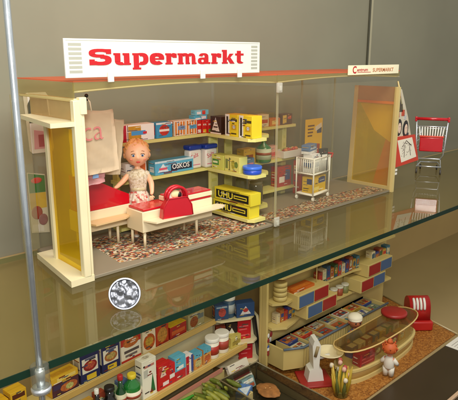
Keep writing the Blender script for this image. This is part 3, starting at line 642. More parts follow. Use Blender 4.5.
for i in range(1, 8): y = .1+2.5*i/8; b.tube([(.1, y, 3.4), (.1, y, 5.3)], .055, TW, 6); b.tube([(3.9, y, 3.4), (3.9, y, 5.3)], .055, TW, 6); b.tube([(.1, y, 3.4), (3.9, y, 3.4)], .045, TW, 6)
b.build('basket', t)
b = MB(); b.box(.2, 3.8, .2, 2.5, .78, .9, TW, .03); b.build('lower_tray', t)
for x in (.2, 3.8):
    for y in (.15, 2.55): wheel('wheel', (x, y, .27), .27, .22, TW, t)
b = MB(); b.tube([(4.05, .0, 5.1), (4.5, .0, 5.5), (4.5, 2.7, 5.5), (4.05, 2.7, 5.1)], .13, RED, 8); b.build('push_handle', t)
def on_trolley(name, lb, lx, ly, lz, dm, c, fr=(), rz=.12, cat='package'):
    ca, sa = math.cos(.12), math.sin(.12)
    return carton(name, lb, (33.0+lx*ca-ly*sa, 3.0+lx*sa+ly*ca, .31+lz), dm, c, fr, fr[:1], rz=rz, cat=cat)
on_trolley('food_box', 'yellow box with blue panel on the lower tray of the trolley', .4, .4, .92, (3.2, 1.5, 2.0), (226, 184, 40), [('r', .45, .55, .95, .9, (50, 60, 110)), ('r', .1, .15, .5, .35, (240, 220, 120))])
on_trolley('food_box', 'white box standing in the trolley basket', .3, .5, 3.5, (1.8, 1.3, 2.3), (236, 236, 236), [('r', .1, .3, .9, .55, (60, 90, 140))])
on_trolley('food_box', 'blue and white box on top of the trolley load', .3, .9, 5.82, (2.4, 1.1, 1.1), (90, 124, 170), [('r', .0, .0, 1, .3, (236, 236, 236)), ('r', .1, .5, .9, .65, (200, 210, 220))], .3)
on_trolley('food_box', 'black and white packet leaning in the trolley basket', 2.1, .3, 3.45, (1.2, .5, 2.9), (30, 30, 34), [('r', .1, .5, .9, .75, (240, 240, 240))], -.1)
on_trolley('food_box', 'pale green packet in the trolley basket', 2.6, .9, 3.5, (1.1, .7, 1.7), (160, 190, 150), [('r', .1, .3, .9, .55, (236, 236, 236))], .1)
on_trolley('food_box', 'dark red crumpled bag leaning over the rear of the trolley', 2.3, 1.7, 3.5, (2.9, 1.1, 3.0), (160, 24, 30), [('r', .2, .3, .8, .6, (220, 120, 110))], .35, 'bag')
on_trolley('food_box', 'tall red carton on the floor behind the trolley', 2.6, 3.4, .0, (2.0, 1.2, 4.4), (176, 34, 30), [('r', .1, .6, .9, .85, (236, 220, 200)), ('r', .2, .2, .8, .5, (120, 20, 24))], .3)

# ---- red cart on the shelf at the right
t = thing('shopping_cart', 'chrome shopping cart with red handle and red box outside the shop at the right', 'trolley', (60.5, 2.2, 0), -1.1)
b = MB(); b.tube([(-2.9, 0, 9.35), (2.9, 0, 9.35)], .26, RED, 14)
for x in (-2.8, 2.8): b.box(x-.2, x+.2, -.25, .25, 8.9, 9.7, RED, .1)
b.build('push_handle', t)
b = MB()
for s_ in (-1, 1): b.tube([(s_*2.7, 0, 9.1), (s_*2.45, .1, 5.0), (s_*2.3, .3, 3.4), (s_*1.9, .8, 2.6)], .12, CHROME, 8)
b.tube([(-2.6, 0, 8.1), (2.6, 0, 8.1)], .1, CHROME, 8); b.tube([(-2.4, .05, 4.3), (2.4, .05, 4.3)], .08, CHROME, 8)
for i in range(1, 11): u_ = -1+2*i/11; b.tube([(u_*2.6, 0, 8.1), (u_*2.3, 0, 6.0), (u_*2.2, .1, 4.3)], .1, TW, 6)
for s_ in (-1, 1):
    for k in range(4): b.tube([(s_*2.45, 0, 7.8-k*1.1), (s_*1.9, 5.5, 7.2-k*.9)], .07, CHROME, 6)
b.tube([(-1.9, 5.5, 7.2), (1.9, 5.5, 7.2), (1.9, 5.5, 4.5), (-1.9, 5.5, 4.5), (-1.9, 5.5, 7.2)], .09, CHROME, 8)
for i in range(1, 8): b.tube([(-2.2+4.4*i/8, .1, 4.3), (-1.9+3.8*i/8, 5.5, 4.5)], .05, CHROME, 6)
b.build('wire_basket', t)
b = MB(); b.box(-1.9, 2.1, -.75, -.1, 4.0, 6.4, RED, .15); b.box(-2.0, 2.2, -.85, -.02, 6.4, 6.6, pl((226, 66, 40), .3), .06); b.build('child_seat', t)
b = MB(); b.tube([(-2.1, .8, 1.0), (-1.9, .8, 2.6), (1.9, .8, 2.6), (2.1, .8, 1.0)], .12, CHROME, 8); b.tube([(-2.1, .4, 1.3), (-1.6, 5.4, 1.3), (1.6, 5.4, 1.3), (2.1, .4, 1.3), (-2.1, .4, 1.3)], .12, CHROME, 8); b.build('chassis', t)
for x, y in ((-2.1, .6), (2.1, .6), (-1.5, 5.3), (1.5, 5.3)):
    b = MB(); b.T = Matrix.Translation((x, y, .45)) @ Matrix.Rotation(PI/2, 4, 'Y'); b.lathe([(.3, -.16), (.45, -.12), (.45, .12), (.3, .16)], pl((70, 66, 62)), seg=20); b.build('wheel', t)
t.scale = (.84, .84, .92)

# ---- stickers seen left of the shop
b = MB(); b.prism([(3.1, 8.6), (5.2, 8.6), (5.35, 9.0), (5.1, 14.2), (4.9, 14.5), (3.0, 14.5), (2.6, 14.2), (2.8, 8.9)], 13.9, 13.98, pl((222, 216, 206)), 'y')
b.prism([(3.0, 11.6), (5.1, 11.6), (4.95, 13.8), (3.3, 14.0), (2.9, 13.3)], 13.88, 13.95, pl((70, 74, 60)), 'y'); b.prism([(3.3, 9.0), (4.9, 9.0), (4.9, 10.6), (3.4, 10.9)], 13.88, 13.95, pl((214, 150, 160)), 'y'); b.prism([(3.8, 9.2), (4.4, 9.2), (4.4, 10.4), (3.8, 10.4)], 13.86, 13.9, pl((170, 60, 80)), 'y')
tag(b.build('sticker', None, (-.75, 0, 0)), 'rounded pale sticker with dark green and pink print on the back wall, upper left', 'sticker')
b = MB(); b.prism([(2.3, .6), (4.2, .3), (4.15, 6.4), (2.3, 6.8)], 13.9, 13.98, pl((226, 220, 200)), 'y')
b.prism([(2.4, 4.7), (4.1, 4.6), (4.1, 6.3), (2.4, 6.7)], 13.88, 13.95, pl((60, 130, 60)), 'y'); b.ball((3.2, 13.86, 5.9), .6, .03, .3, pl((226, 60, 50)), 14, 8)
b.prism([(2.4, 3.0), (4.1, 3.0), (4.1, 4.58), (2.4, 4.68)], 13.88, 13.95, pl((226, 190, 60)), 'y'); b.ball((3.0, 13.86, 2.6), .6, .03, .7, pl((170, 60, 50)), 14, 8); b.ball((3.6, 13.84, 1.8), .5, .03, .6, pl((150, 90, 100)), 14, 8)
b.prism([(2.45, .7), (3.6, .55), (3.6, 1.3), (2.45, 1.4)], 13.88, 13.95, pl((240, 236, 226)), 'y')
tag(b.build('leaflet', None, (-.75, 0, 0)), 'tall leaflet with green, red and yellow food print on the back wall, lower left', 'leaflet')

# ---- silver disc on the shelf
FOIL = mat('silver_foil', (138, 141, 150), .38, .2, 260, .35, metal=.9)
CX, CY = -1.0, -6.7
t = thing('silver_coin', 'round silver embossed coin standing on the glass shelf in front of the shop', 'coin', (CX, CY, 0))
b = MB(); b.bm.free(); b.bm = bmesh.new()
b.T = Matrix.Translation((0, 0, 0))
import mathutils
nr, na = 16, 64; random.seed(3)
g = [[None]*na for _ in range(nr+1)]
cen = b.bm.verts.new((0, 0, 0))
for i in range(1, nr+1):
    for k in range(na):
        r_ = 1.13*i/nr; a = 2*PI*k/na; x, z_ = r_*math.cos(a), r_*math.sin(a)
        nz = mathutils.noise.voronoi((x*1.5, z_*1.5, .3))[0][0]*.26+mathutils.noise.noise((x*3, z_*3, 1))*.14 if r_ < 1.02 else -.02
        g[i][k] = b.bm.verts.new((x, nz, z_))
fs = [b.bm.faces.new([cen, g[1][k], g[1][(k+1) % na]]) for k in range(na)]
fs += [b.bm.faces.new([g[i][k], g[i+1][k], g[i+1][(k+1) % na], g[i][(k+1) % na]]) for i in range(1, nr) for k in range(na)]
bk = [b.bm.verts.new((v.co.x, .22, v.co.z)) for v in g[nr]]
fs2 = [b.bm.faces.new([g[nr][k], bk[k], bk[(k+1) % na], g[nr][(k+1) % na]]) for k in range(na)]+[b.bm.faces.new(bk[::-1])]
b._fin(fs+fs2, FOIL)
b.build('embossed_face', t, (0, 0, 1.17))
b = MB(); b.tube([(1.14*math.cos(2*PI*k/48), .1, 1.17+1.14*math.sin(2*PI*k/48)) for k in range(49)], .045, mat('coin_rim', (150, 152, 160), .35, metal=.9), 10, False); b.build('rim', t)
t.rotation_euler = (-.42, 0, math.atan2(-22-CX, 39.8+CY))

# ================================================================== LOWER LEVEL, LEFT: wall shelving with groceries
random.seed(12)
A1 = .101; O1 = (-1.3, 5.2)
def L1(x, y, z): return (O1[0]+x*math.cos(A1)-y*math.sin(A1), O1[1]+x*math.sin(A1)+y*math.cos(A1), z)
U1 = thing('grocery_shelf', 'long two-tier cream grocery shelf under the glass at the lower left', 'toy shelf', (*O1, 0), A1)
LW = mat('wooden_rail', (206, 170, 96), .45, .12, 30)
b = MB(); b.box(-9, 21.9, .0, 2.6, -13.3, -13.02, CREAM2, .04); b.build('shelf_board', U1)
b = MB(); b.box(-9, 21.9, -.22, -.0, -13.45, -12.75, LW, .06); b.box(-9, 21.7, .02, .3, -13.0, -12.9, CREAM, .03); b.build('front_rail', U1)
b = MB(); b.box(-9, 24.6, -2.5, .25, -16.8, -16.52, CREAM2, .04); b.build('shelf_board', U1)
b = MB(); b.box(-9, 24.8, -2.72, -2.5, -16.95, -16.3, LW, .06); b.build('front_rail', U1)
b = MB(); b.box(-9, 21.8, .28, .5, -20, -13.35, mat('backboard_cream', (206, 196, 160), .5, .05), .03); b.build('backboard', U1)
def g1(lb, x, w, h, base, front, y=.35, z=-13.0, d=1.3, name='food_box', side=(), top=(), cat='package'):
    return carton(name, lb, L1(x, y, z), (w, d, h), base, front, side, top, rz=A1+random.uniform(-.04, .04), cat=cat)
def food(c1, c2): return [('o', .12, .12, .88, .5, c1), ('o', .3, .2, .75, .42, c2)]
g1('yellow box marked with brown food at the far lower left corner', -6.1, 1.7, 2.2, (222, 172, 34), [('r', .1, .7, .9, .85, (90, 40, 20))]+food((120, 60, 30), (214, 130, 60)))
g1('yellow and dark brown box just left of the metal rod', -4.2, 1.5, 2.5, (224, 176, 40), [('r', .1, .72, .9, .9, (90, 40, 20)), ('o', .1, .1, .9, .6, (80, 40, 20)), ('o', .3, .2, .8, .5, (230, 190, 110))])
g1('wide yellow and violet box just right of the metal rod on the top rail', -.2, 2.9, 2.0, (226, 180, 50), [('r', 0, 0, 1, .68, (84, 44, 58)), ('o', .3, .08, .95, .55, (206, 110, 60)), ('o', .5, .15, .8, .45, (236, 196, 120)), ('r', .05, .36, .3, .6, (60, 50, 90)), ('r', .2, .76, .9, .92, (240, 214, 120))], top=[('r', .1, .2, .9, .7, (206, 150, 40))])
for i in range(2):
    g1(['navy and white soup box with red bowl, nearer the rod', 'navy and white soup box with brown bowl, farther from the rod'][i], 2.95+2.5*i, 2.2, 3.1-.1*i, (236, 230, 216),
       [('r', 0, 0, 1, .32, (36, 40, 90)), ('r', 0, .82, 1, 1, (36, 40, 90)), ('r', 0, 0, .09, 1, (36, 40, 90)), ('r', .91, 0, 1, 1, (36, 40, 90)), ('o', .16, .36, .86, .72, ((150, 40, 40), (180, 110, 60))[i]), ('o', .26, .44, .76, .66, ((200, 90, 70), (226, 170, 100))[i]), ('r', .3, .06, .8, .24, (226, 190, 50)), ('r', .25, .75, .8, .81, (90, 90, 120))],
       side=[('r', .0, 0, 1, .32, (36, 40, 90)), ('r', .2, .4, .8, .75, (180, 170, 160))], top=[('r', .15, .3, .85, .7, (60, 60, 110))])
g1('white box with red top and dark line of print between soup and orange boxes', 7.9, 2.6, 3.1, (238, 230, 214), [('r', 0, .62, 1, .9, (190, 50, 34)), ('o', .1, .5, .9, .86, (214, 110, 50)), ('r', .15, .32, .9, .42, (90, 80, 80)), ('r', .2, .18, .8, .26, (120, 110, 110)), ('r', 0, 0, 1, .1, (190, 50, 34))], side=[('r', .2, .2, .8, .8, (206, 100, 60))])
g1('orange and cream box with noodles picture on the top rail', 10.8, 1.8, 3.3, (236, 220, 190), [('o', .05, .05, .95, .62, (206, 96, 34)), ('o', .2, .2, .8, .5, (236, 160, 60)), ('r', .1, .74, .9, .88, (150, 60, 40))])
g1('brown and red box with tan top on the top rail', 12.7, 1.9, 2.9, (186, 60, 26), [('o', .1, .1, .9, .7, (226, 140, 60)), ('r', 0, .8, 1, 1, (206, 160, 80))], top=[('r', .1, .1, .9, .9, (206, 176, 110))])
g1('low red box with bright yellow lid on the top rail', 14.8, 2.6, 1.5, (170, 40, 30), [('r', .1, .3, .9, .6, (206, 100, 50))], top=[('r', 0, 0, 1, 1, (232, 190, 40))], d=1.6)
g1('grey green box with brown picture at the right of the top rail', 17.7, 2.7, 1.9, (170, 160, 116), [('o', .1, .1, .6, .8, (150, 80, 40)), ('r', .6, .5, .95, .8, (110, 120, 120))], top=[('r', .1, .2, .9, .6, (190, 150, 110))])
# second tier
Z2_ = -16.5
def at1(x, y=-1.4): return L1(x, y, Z2_)
bottle('sauce_bottle', 'small green-capped bottle nearest the rod on the lower rail', at1(.6), .55, 2.6, (50, 70, 40), (50, 130, 60), (220, 210, 190))
bottle('sauce_bottle', 'dark bottle with yellow cap on the lower rail', at1(2.0), .55, 2.6, (60, 50, 30), (220, 180, 40), (220, 210, 190))
bottle('sauce_bottle', 'black bottle with white cap on the lower rail', at1(3.4), .58, 3.6, (20, 18, 18), (230, 230, 225), (226, 216, 196), .5, .3)
bottle('sauce_bottle', 'black bottle with round black cap on the lower rail', at1(4.9), .72, 3.2, (22, 20, 18), (24, 22, 22), (210, 200, 180), .5, .55)
bottle('sauce_bottle', 'slim dark green bottle with red cap on the lower rail', at1(6.25), .55, 3.8, (24, 70, 34), (180, 40, 40), (206, 200, 170), .45, .4)
bottle('sauce_bottle', 'fat bright green bottle with yellow cap on the lower rail', at1(7.7), .88, 3.3, (36, 120, 50), (226, 200, 50), (236, 226, 206), .6, .4)
def g2(lb, x, w, h, base, front, side=(), top=(), d=1.1, y=-2.0): return carton('food_box', lb, L1(x, y, Z2_), (w, d, h), base, front, side, top, rz=A1)
g2('tall white box with small bottle picture beside the green bottle', 8.6, 1.9, 4.3, (236, 232, 216), [('t', .55, .1, .9, .6, (40, 110, 60)), ('r', .1, .55, .4, .75, (190, 190, 180)), ('r', .15, .8, .85, .86, (190, 120, 110))], [('r', .3, .3, .7, .7, (206, 200, 190))], [('o', .25, .25, .75, .75, (206, 190, 170))])
g2('red packet with white lettering shapes beside the tall white box', 10.7, 1.7, 2.9, (200, 30, 34), [('o', .1, .45, .7, .95, (226, 70, 60)), ('r', .4, .1, .9, .25, (240, 220, 220)), ('t', .2, .5, .7, .9, (240, 200, 190))])
g2('second red packet with white stripe right of the first', 12.3, .9, 2.4, (206, 36, 40), [('r', .1, .3, .9, .5, (240, 230, 226))])
g2('light blue and red packet with blue top on the lower rail', 13.2, 1.6, 2.7, (96, 180, 210), [('r', 0, 0, 1, .4, (196, 40, 50)), ('r', .2, .45, .8, .6, (236, 240, 240))])
g2('red, white and blue striped packet on the lower rail', 14.9, 1.1, 2.2, (236, 230, 230), [('r', 0, 0, .4, 1, (196, 30, 50)), ('r', .7, 0, 1, 1, (60, 80, 150))])
for i in range(2):
    g2(['small orange packet with light blue top, left of two', 'small orange packet with light blue top, next to the jars'][i], 16.2+1.5*i, 1.25, 1.9, (214, 150, 80), [('r', 0, .7, 1, 1, (100, 180, 206)), ('o', .1, .1, .9, .6, ((226, 190, 130), (196, 100, 60))[i])], top=[('r', 0, 0, 1, 1, (90, 170, 200))])
for i in range(2):
    x = 19.9+1.75*i
    can('spice_jar', ['white jar with red bands, left of the pair on the lower rail', 'white jar with red and green bands, right of the pair'][i], at1(x, -1.3), .82, 2.5, (236, 228, 214), (244, 240, 232), [(180, 50, 40), (176, 70, 56)][i], 'jar')
g2('yellow box at the right end of the lower rail', 22.6, 1.8, 1.4, (206, 190, 100), [('r', .1, .2, .9, .6, (170, 150, 70)), ('r', .4, .6, .6, .9, (240, 230, 190))])
for i, x in enumerate((2.75, 4.15, 5.65, 6.95)):
    carton('food_box', '%s packet standing behind the bottles on the lower rail' % ('ochre', 'rust red', 'pale green', 'dull blue')[i], L1(x-.4, -.75, Z2_), (1.1, .7, 2.3+.2*(i % 2)), [(196, 150, 60), (160, 70, 44), (160, 180, 130), (90, 110, 150)][i], [('o', .15, .3, .85, .8, [(120, 60, 30), (226, 190, 130), (80, 120, 60), (220, 210, 190)][i])], rz=A1)
# produce below
b = MB(); 
tr = thing('produce_bin', 'cream bin of vegetables under the lower rail', 'bin', L1(5.5, -7.2, -20.2), A1)
b.box(0, 14.8, 4.3, 4.45, 0, 2.3, CREAM2, .04); b.box(0, 14.8, 0, .15, 0, 1.2, CREAM2, .04); b.box(14.65, 14.8, .16, 4.29, 0, 1.2, CREAM2, .04); b.box(0, .15, .16, 4.29, 0, 1.2, CREAM2, .04); b.box(7.2, 7.35, .16, 4.29, 0, 1.3, CREAM2, .04); b.box(.15, 14.6, .15, 4.3, 0, .2, CREAM2, 0); b.build('bin_body', tr)
def veg(kind, n, x0, x1, y0, y1, z0):
    m = MB()
    for i in range(n):
        c = Vector((random.uniform(x0, x1), random.uniform(y0, y1), z0+random.uniform(0, .5)))
        if kind == 'leek': m.tube([c, c+Vector((2.2, .2, .3)), c+Vector((4.2, -.1, .5))], [.2, .28, .12], pl(random.choice([(60, 150, 50), (80, 170, 60), (120, 180, 90)])), 8)
        elif kind == 'banana':
            a = random.uniform(-.4, .9); m.tube([c+Vector((math.cos(a+k*.28)*1.3, math.sin(a+k*.28)*1.3, .04*k*k)) for k in range(6)], [.1, .26, .3, .3, .24, .09], mat('veg%d' % random.randint(0, 3), random.choice([(150, 150, 50), (110, 120, 40), (190, 176, 70), (90, 100, 34)]), .5, .35, 160, .7), 8)
        elif kind == 'cabbage':
            m.ball(c, .9, .9, .7, pl(random.choice([(226, 222, 196), (206, 210, 170)])), 16, 12, lambda p: p*(1+.08*math.sin(p.x*9+p.y*7)))
    return m
veg('leek', 6, 3.6, 4.6, 3.5, 4.0, 1.5).build('leeks', tr)
veg('cabbage', 7, 1.5, 6.8, 1.5, 3.5, 1.0).build('cabbages', tr)
veg('banana', 26, 8, 13.2, .8, 3.2, 1.1).build('bananas', tr)
b = MB(); b.prism([(0, 0), (14.0, 0), (14.0, .5), (0, .5)], -.0, .12, pl((196, 130, 112)), 'y'); b.build('price_strip', tr, (.3, 4.15, 2.35))
carton('food_box', 'white packet with red lettering shapes leaning at the foot of the shelf wing', (19.1, 2.7, -19.2), (3.2, .5, 2.3), (216, 206, 190), [('r', .1, .2, .9, .45, (190, 40, 60)), ('r', .2, .5, .5, .6, (190, 60, 70))], tilt=-.5)
carton('food_box', 'small teal and white packet in front of the red lettered one', (19.6, 1.4, -19.6), (1.9, .6, 1.3), (120, 150, 150), [('r', .1, .5, .9, .8, (220, 220, 210)), ('r', .1, .1, .9, .4, (170, 80, 50))], tilt=-.4)

# wing with red cards
AW = -.44; OW = (20.3, 7.0)
def LWg(x, y, z): return (OW[0]+x*math.cos(AW)-y*math.sin(AW), OW[1]+x*math.sin(AW)+y*math.cos(AW), z)
W = thing('wing_shelf', 'cream end shelf with black edge and red cards beside the grocery shelf', 'toy shelf', (*OW, 0), AW)
b = MB(); b.prism([(0, -19.2), (5.9, -20.15), (4.95, -13.3), (0, -13.0)], 1.3, 1.5, CREAM, 'y'); b.build('back_panel', W)
b = MB(); b.prism([(5.93, -20.1), (6.15, -20.1), (5.2, -13.2), (4.98, -13.3)], .3, 1.6, BLACK, 'y'); b.build('black_edge', W)
b = MB(); b.prism([(6.17, -20.15), (6.45, -20.15), (5.5, -13.1), (5.22, -13.2)], .2, 1.7, CREAM, 'y'); b.build('outer_edge', W)
for z_, x1 in ((-13.0, 4.95), (-16.2, 5.4), (-19.0, 5.75)):
    b = MB(); b.prism([(0, 1.28), (0, .3), (.5, -.2), (x1-.7, -.35), (x1, .3), (x1, 1.28)], z_-.25, z_, CREAM); b.build('shelf_board', W)
def gw(name, lb, x, y, z_, dm, c, fr, cat='package'): return carton(name, lb, LWg(x, y, z_), dm, c, fr, fr[:1], rz=AW, cat=cat)
gw('red_card', 'upper red card with faint print on the wing shelf', 2.9, .5, -16.18, (1.75, .3, 2.75), (196, 24, 36), [('r', .12, .6, .8, .66, (226, 110, 110)), ('r', .12, .45, .7, .5, (226, 110, 110)), ('r', .12, .16, .88, .22, (226, 110, 110))], 'card')
gw('red_card', 'lower red card with faint print on the wing shelf', 3.1, .5, -18.98, (1.8, .3, 2.5), (190, 22, 36), [('r', .15, .5, .85, .56, (226, 110, 110)), ('r', .15, .3, .6, .35, (226, 110, 110))], 'card')
gw('coffee_packet', 'black packet with white triangle on the wing shelf', 1.4, .4, -16.18, (1.4, .6, 2.4), (40, 26, 22), [('t', .05, .25, .95, .75, (236, 230, 220)), ('r', .4, .3, .6, .4, (190, 50, 40))])
gw('food_box', 'brown and red packet at the left of the wing shelf', .1, .4, -16.18, (1.2, .6, 2.2), (130, 50, 30), [('o', .2, .3, .8, .8, (190, 110, 60))])
gw('food_box', 'blue cube with red mark on the left of the wing top', -.1, .1, -12.98, (1.7, 1.2, 1.9), (50, 80, 120), [('o', .25, .2, .8, .8, (190, 80, 70)), ('r', .1, .8, .9, .9, (150, 170, 190))])
gw('food_box', 'blue box with white and red mark on the right of the wing top', 2.6, .0, -12.98, (2.3, 1.2, 1.8), (44, 76, 126), [('t', .2, .2, .8, .8, (226, 220, 226)), ('o', .35, .35, .65, .65, (190, 60, 60))])
can('tin_can', 'blue can with white lid standing between the two blue boxes', LWg(1.9, 1.0, -12.98), .75, 2.7, (60, 90, 120), (240, 236, 226), (190, 196, 200), 'can')

# clear tray, bottom centre
t = thing('clear_tray', 'dark see-through plastic tray at the bottom centre', 'tray', (17.2, -9.0, -20.2))
TG = glass('smoked_tray', (.6, .6, .55), 1, milk=.25, milkcol=(120, 112, 90)); RIM = pl((134, 122, 92), .3)
b = MB(); b.box(0, 6, 0, 12, 0, .15, TG, 0)
for q in ((0, .12, 0, 12), (5.88, 6, 0, 12), (.13, 5.87, 0, .12), (.13, 5.87, 11.88, 12)): b.box(*q, .16, 2.3, TG, 0)
b.build('tray_body', t)
b = MB(); b.tube([(0, 0, 2.35), (6, 0, 2.35), (6, 12, 2.35), (0, 12, 2.35), (0, 0, 2.35)], .1, RIM, 8); b.tube([(6, 12, .1), (6, 12, 2.35)], .08, RIM, 8); b.tube([(0, 12, .1), (0, 12, 2.35)], .08, RIM, 8); b.build('rim', t)
t = thing('biscuit', 'oval orange biscuit slab lying in the clear tray', 'biscuit', (21.3, -.7, -19.2), -.2)
b = MB(); b.ball((0, 0, 0), 1.25, 1.6, .3, mat('biscuit', (170, 112, 56), .8, .5, 160, 1.0), 40, 24, lambda p: p*(1+.05*math.sin(4*math.atan2(p.y, p.x))+.03*math.sin(13*p.x+9*p.y)))
for i in range(12): a = i*2.4; r_ = .25+.09*i; b.ball((r_*.8*math.cos(a), r_*.8*math.sin(a)*1.2, .24-.014*i), .16, .12, .07, pl((226, 176, 110)), 8, 6)
b.build('slab', t)
t = carton('food_box', 'light blue and white wedge packet in the clear tray', (18.4, -.2, -20.0), (2.2, 1.4, 1.2), (90, 130, 190), [('t', 0, 0, .8, 1, (210, 220, 230))], top=[('t', .0, .1, .9, .9, (216, 226, 236))], rz=.5)

# ================================================================== LOWER LEVEL, RIGHT: second toy shop
WOOD = cells('woven_mat', [(140, 88, 32), (158, 102, 40), (124, 74, 26), (168, 114, 50), (148, 94, 34)], 500, .5, 'MANHATTAN', rot=.78, bump=.5)
b = MB(); b.prism([(24.9, 4.6), (24.2, -8.7), (51.6, -8.5), (55.6, 5.6)], -20.18, -20.0, WOOD)
tag(b.build('play_mat'), 'orange brown woven mat carrying the lower toy shop', 'mat')
b = MB(); b.tube([(51.8, -8.7, -20.0), (55.8, 5.7, -20.0)], .14, pl((170, 150, 104), .3), 8); b.tube([(24.6, 5, -20.05), (55.8, 5.7, -20.0)], .14, pl((170, 150, 104), .3), 8)
tag(b.build('edge_trim'), 'thin pale trim along the rear and right edge of the woven mat', 'trim')
b = MB(); b.box(47.8, 53, -11.8, -8.95, -20.22, -20.17, WHITE, 0, Matrix.Identity(4))
for i in range(5): b.box(48.3, 52.0, -9.6-.4*i, -9.52-.4*i, -20.19, -20.16, pl((150, 146, 140)), 0)
tag(b.build('info_card'), 'white card lying right of the woven mat', 'card')
b = MB(); b.box(20, 90, -15.6, -15.2, -20.22, -19.9, mat('base_trim', (190, 160, 130), .35), .05)
tag(b.build('front_trim'), 'pale strip crossing the lower right corner in front of the dark base', 'trim')

K = thing('display_shelf', 'cream shelf wall with red and blue drawers in the lower toy shop', 'toy shelf')
LC = mat('lower_cream', (206, 184, 118), .4, .08, 30, .1)
b = MB(); b.box(25.0, 52.8, 4.0, 4.4, -20, -7.4, LC, .08); b.build('back_board', K)
b = MB(); b.box(25.0, 25.35, 3.1, 3.98, -20, -7.5, LC, .08); b.build('end_post', K)
b = MB(); b.prism([(25.4, 3.9), (25.4, 2.5), (26.2, 1.7), (50.5, 1.3), (51.0, 3.9)], -7.75, -7.42, LC); b.build('top_board', K)
b = MB(); b.box(25.6, 51, 4.42, 5.8, -7.9, -7.6, LC, .05); b.build('rear_ledge', K)
for zz in (-10.9, -14.1):
    b = MB(); b.prism([(25.4, 3.9), (25.4, 2.6), (27.0, 1.6), (29, 2.0), (31, 2.6), (42, 2.4), (44, 1.9), (50.5, 1.5), (51.0, 3.9)], zz-.3, zz, LC); b.build('shelf_board', K)
BLU = mat('drawer_blue', (72, 98, 138), .4, .1, 60); DR = mat('drawer_red', (156, 36, 32), .4, .1, 60)
for x0, z0, c0, c1 in ((28.2, -12.05, BLU, DR), (30.0, -13.95, BLU, DR), (43.3, -12.05, DR, BLU), (41.7, -13.95, DR, BLU)):
    b = MB(); b.box(x0, x0+6.2, .95, 3.9, z0, z0+1.82, LC, .05); o = b.build('drawer_block', K)
    for i, c in enumerate((c0, c1)):
        b = MB(); b.box(x0+.25+2.95*i, x0+3.0+2.95*i, .86, .94, z0+.18, z0+1.65, c, .02); b.build('drawer_front', o)
b = MB(); b.tube([(33.3, 2.2, -10.8), (33.3, 2.2, -7.8)], .07, LC, 6); b.build('divider_rod', K)
b = MB()
for i in range(7):
    b.ball((25.33-.3+.3, 3.05, -16.2+random.uniform(-1.6, 1.6)), .2, .03, .3, pl(random.choice([(60, 90, 160), (150, 50, 50), (230, 230, 230)])), 10, 6)
b.build('post_print', K)
b = MB()
for i in range(9):
    b.ball((25.6+random.uniform(.1, 1.2), 3.94, -17+random.uniform(-1.4, 1.4)), .25, .07, .4, pl(random.choice([(50, 70, 130), (170, 60, 60), (230, 226, 220), (40, 40, 60)])), 10, 6)
b.build('surface_print', K)
# stacked pale tins, orange box, packets
for i in range(4):
    tag(MB().lathe([(.7, 0), (.85, .08), (.85, .5), (.7, .58)], LC).build('flat_tin', None, (27.0, 2.8, -10.88+.6*i)), 'cream flat tin, %s in its stack on the lower shop shelf' % ('lowest', 'second from below', 'second from top', 'topmost')[i], 'tin', 'flat tins stacked on the display shelf')
carton('food_box', 'long orange packet lying on the top drawer block at the left', (28.3, 1.7, -10.88), (4.0, 1.6, 1.0), (196, 96, 30), [('r', 0, .2, .25, .8, (220, 206, 180)), ('r', .3, .2, .9, .5, (226, 140, 50))], top=[('r', .1, .2, .9, .6, (214, 120, 40))])
pc = [(150, 60, 40), (206, 190, 150), (60, 90, 110), (176, 110, 50), (70, 100, 60), (190, 60, 46), (214, 200, 160), (60, 70, 130), (160, 80, 50), (190, 150, 60), (70, 120, 140), (206, 206, 196)]
cn = ['brick red', 'cream', 'slate blue', 'light brown', 'dark green', 'bright red', 'pale cream', 'navy blue', 'rust brown', 'ochre', 'teal', 'off-white']
for i in range(11):
    x = 34.2+i*.84
    carton('food_box', '%s packet on the upper shelf of the lower shop, between the drawers' % cn[i], (x, 2.5, -10.88), (.76, .9, 1.5+.5*((i*7) % 3)/2), pc[i], [('o', .15, .3, .85, .8, pc[(i+5) % 12]), ('r', .1, .08, .9, .2, pc[(i+3) % 12])])
for i in range(5):
    carton('food_box', '%s packet above the right drawers of the lower shop' % cn[(i+6) % 12], (45.8+i*.98, 2.1, -10.88), (.9, 1, 1.7-.3*(i % 2)), pc[(i+6) % 12], [('r', .1, .4, .9, .8, pc[(i+2) % 12]), ('o', .3, .1, .7, .4, pc[(i+9) % 12])])
can('tin_can', 'dark blue tin right of the upper left drawers', (35.5, 2.9, -14.08), .7, 1.9, (40, 60, 100), (90, 100, 120), (180, 170, 150), 'can')
for i in range(4):
    can('tin_can', ['pale', 'tan', 'rusty', 'olive'][i]+' tin on the lower shelf between the drawer blocks', (37.0+1.3*i, 3.0, -14.08), .5, 1.3, [(206, 200, 176), (190, 150, 90), (150, 70, 40), (120, 120, 70)][i], (200, 196, 180), None, 'can')
for i in range(5):
    carton('food_box', '%s little packet in the row on the lower shelf left of the blue tin' % cn[(i*2+1) % 12], (26.6+i*.72, 2.9, -14.08), (.62, .8, 1.3+.3*(i % 2)), pc[(i*2+1) % 12], [('r', .1, .4, .9, .7, pc[(i+6) % 12])])
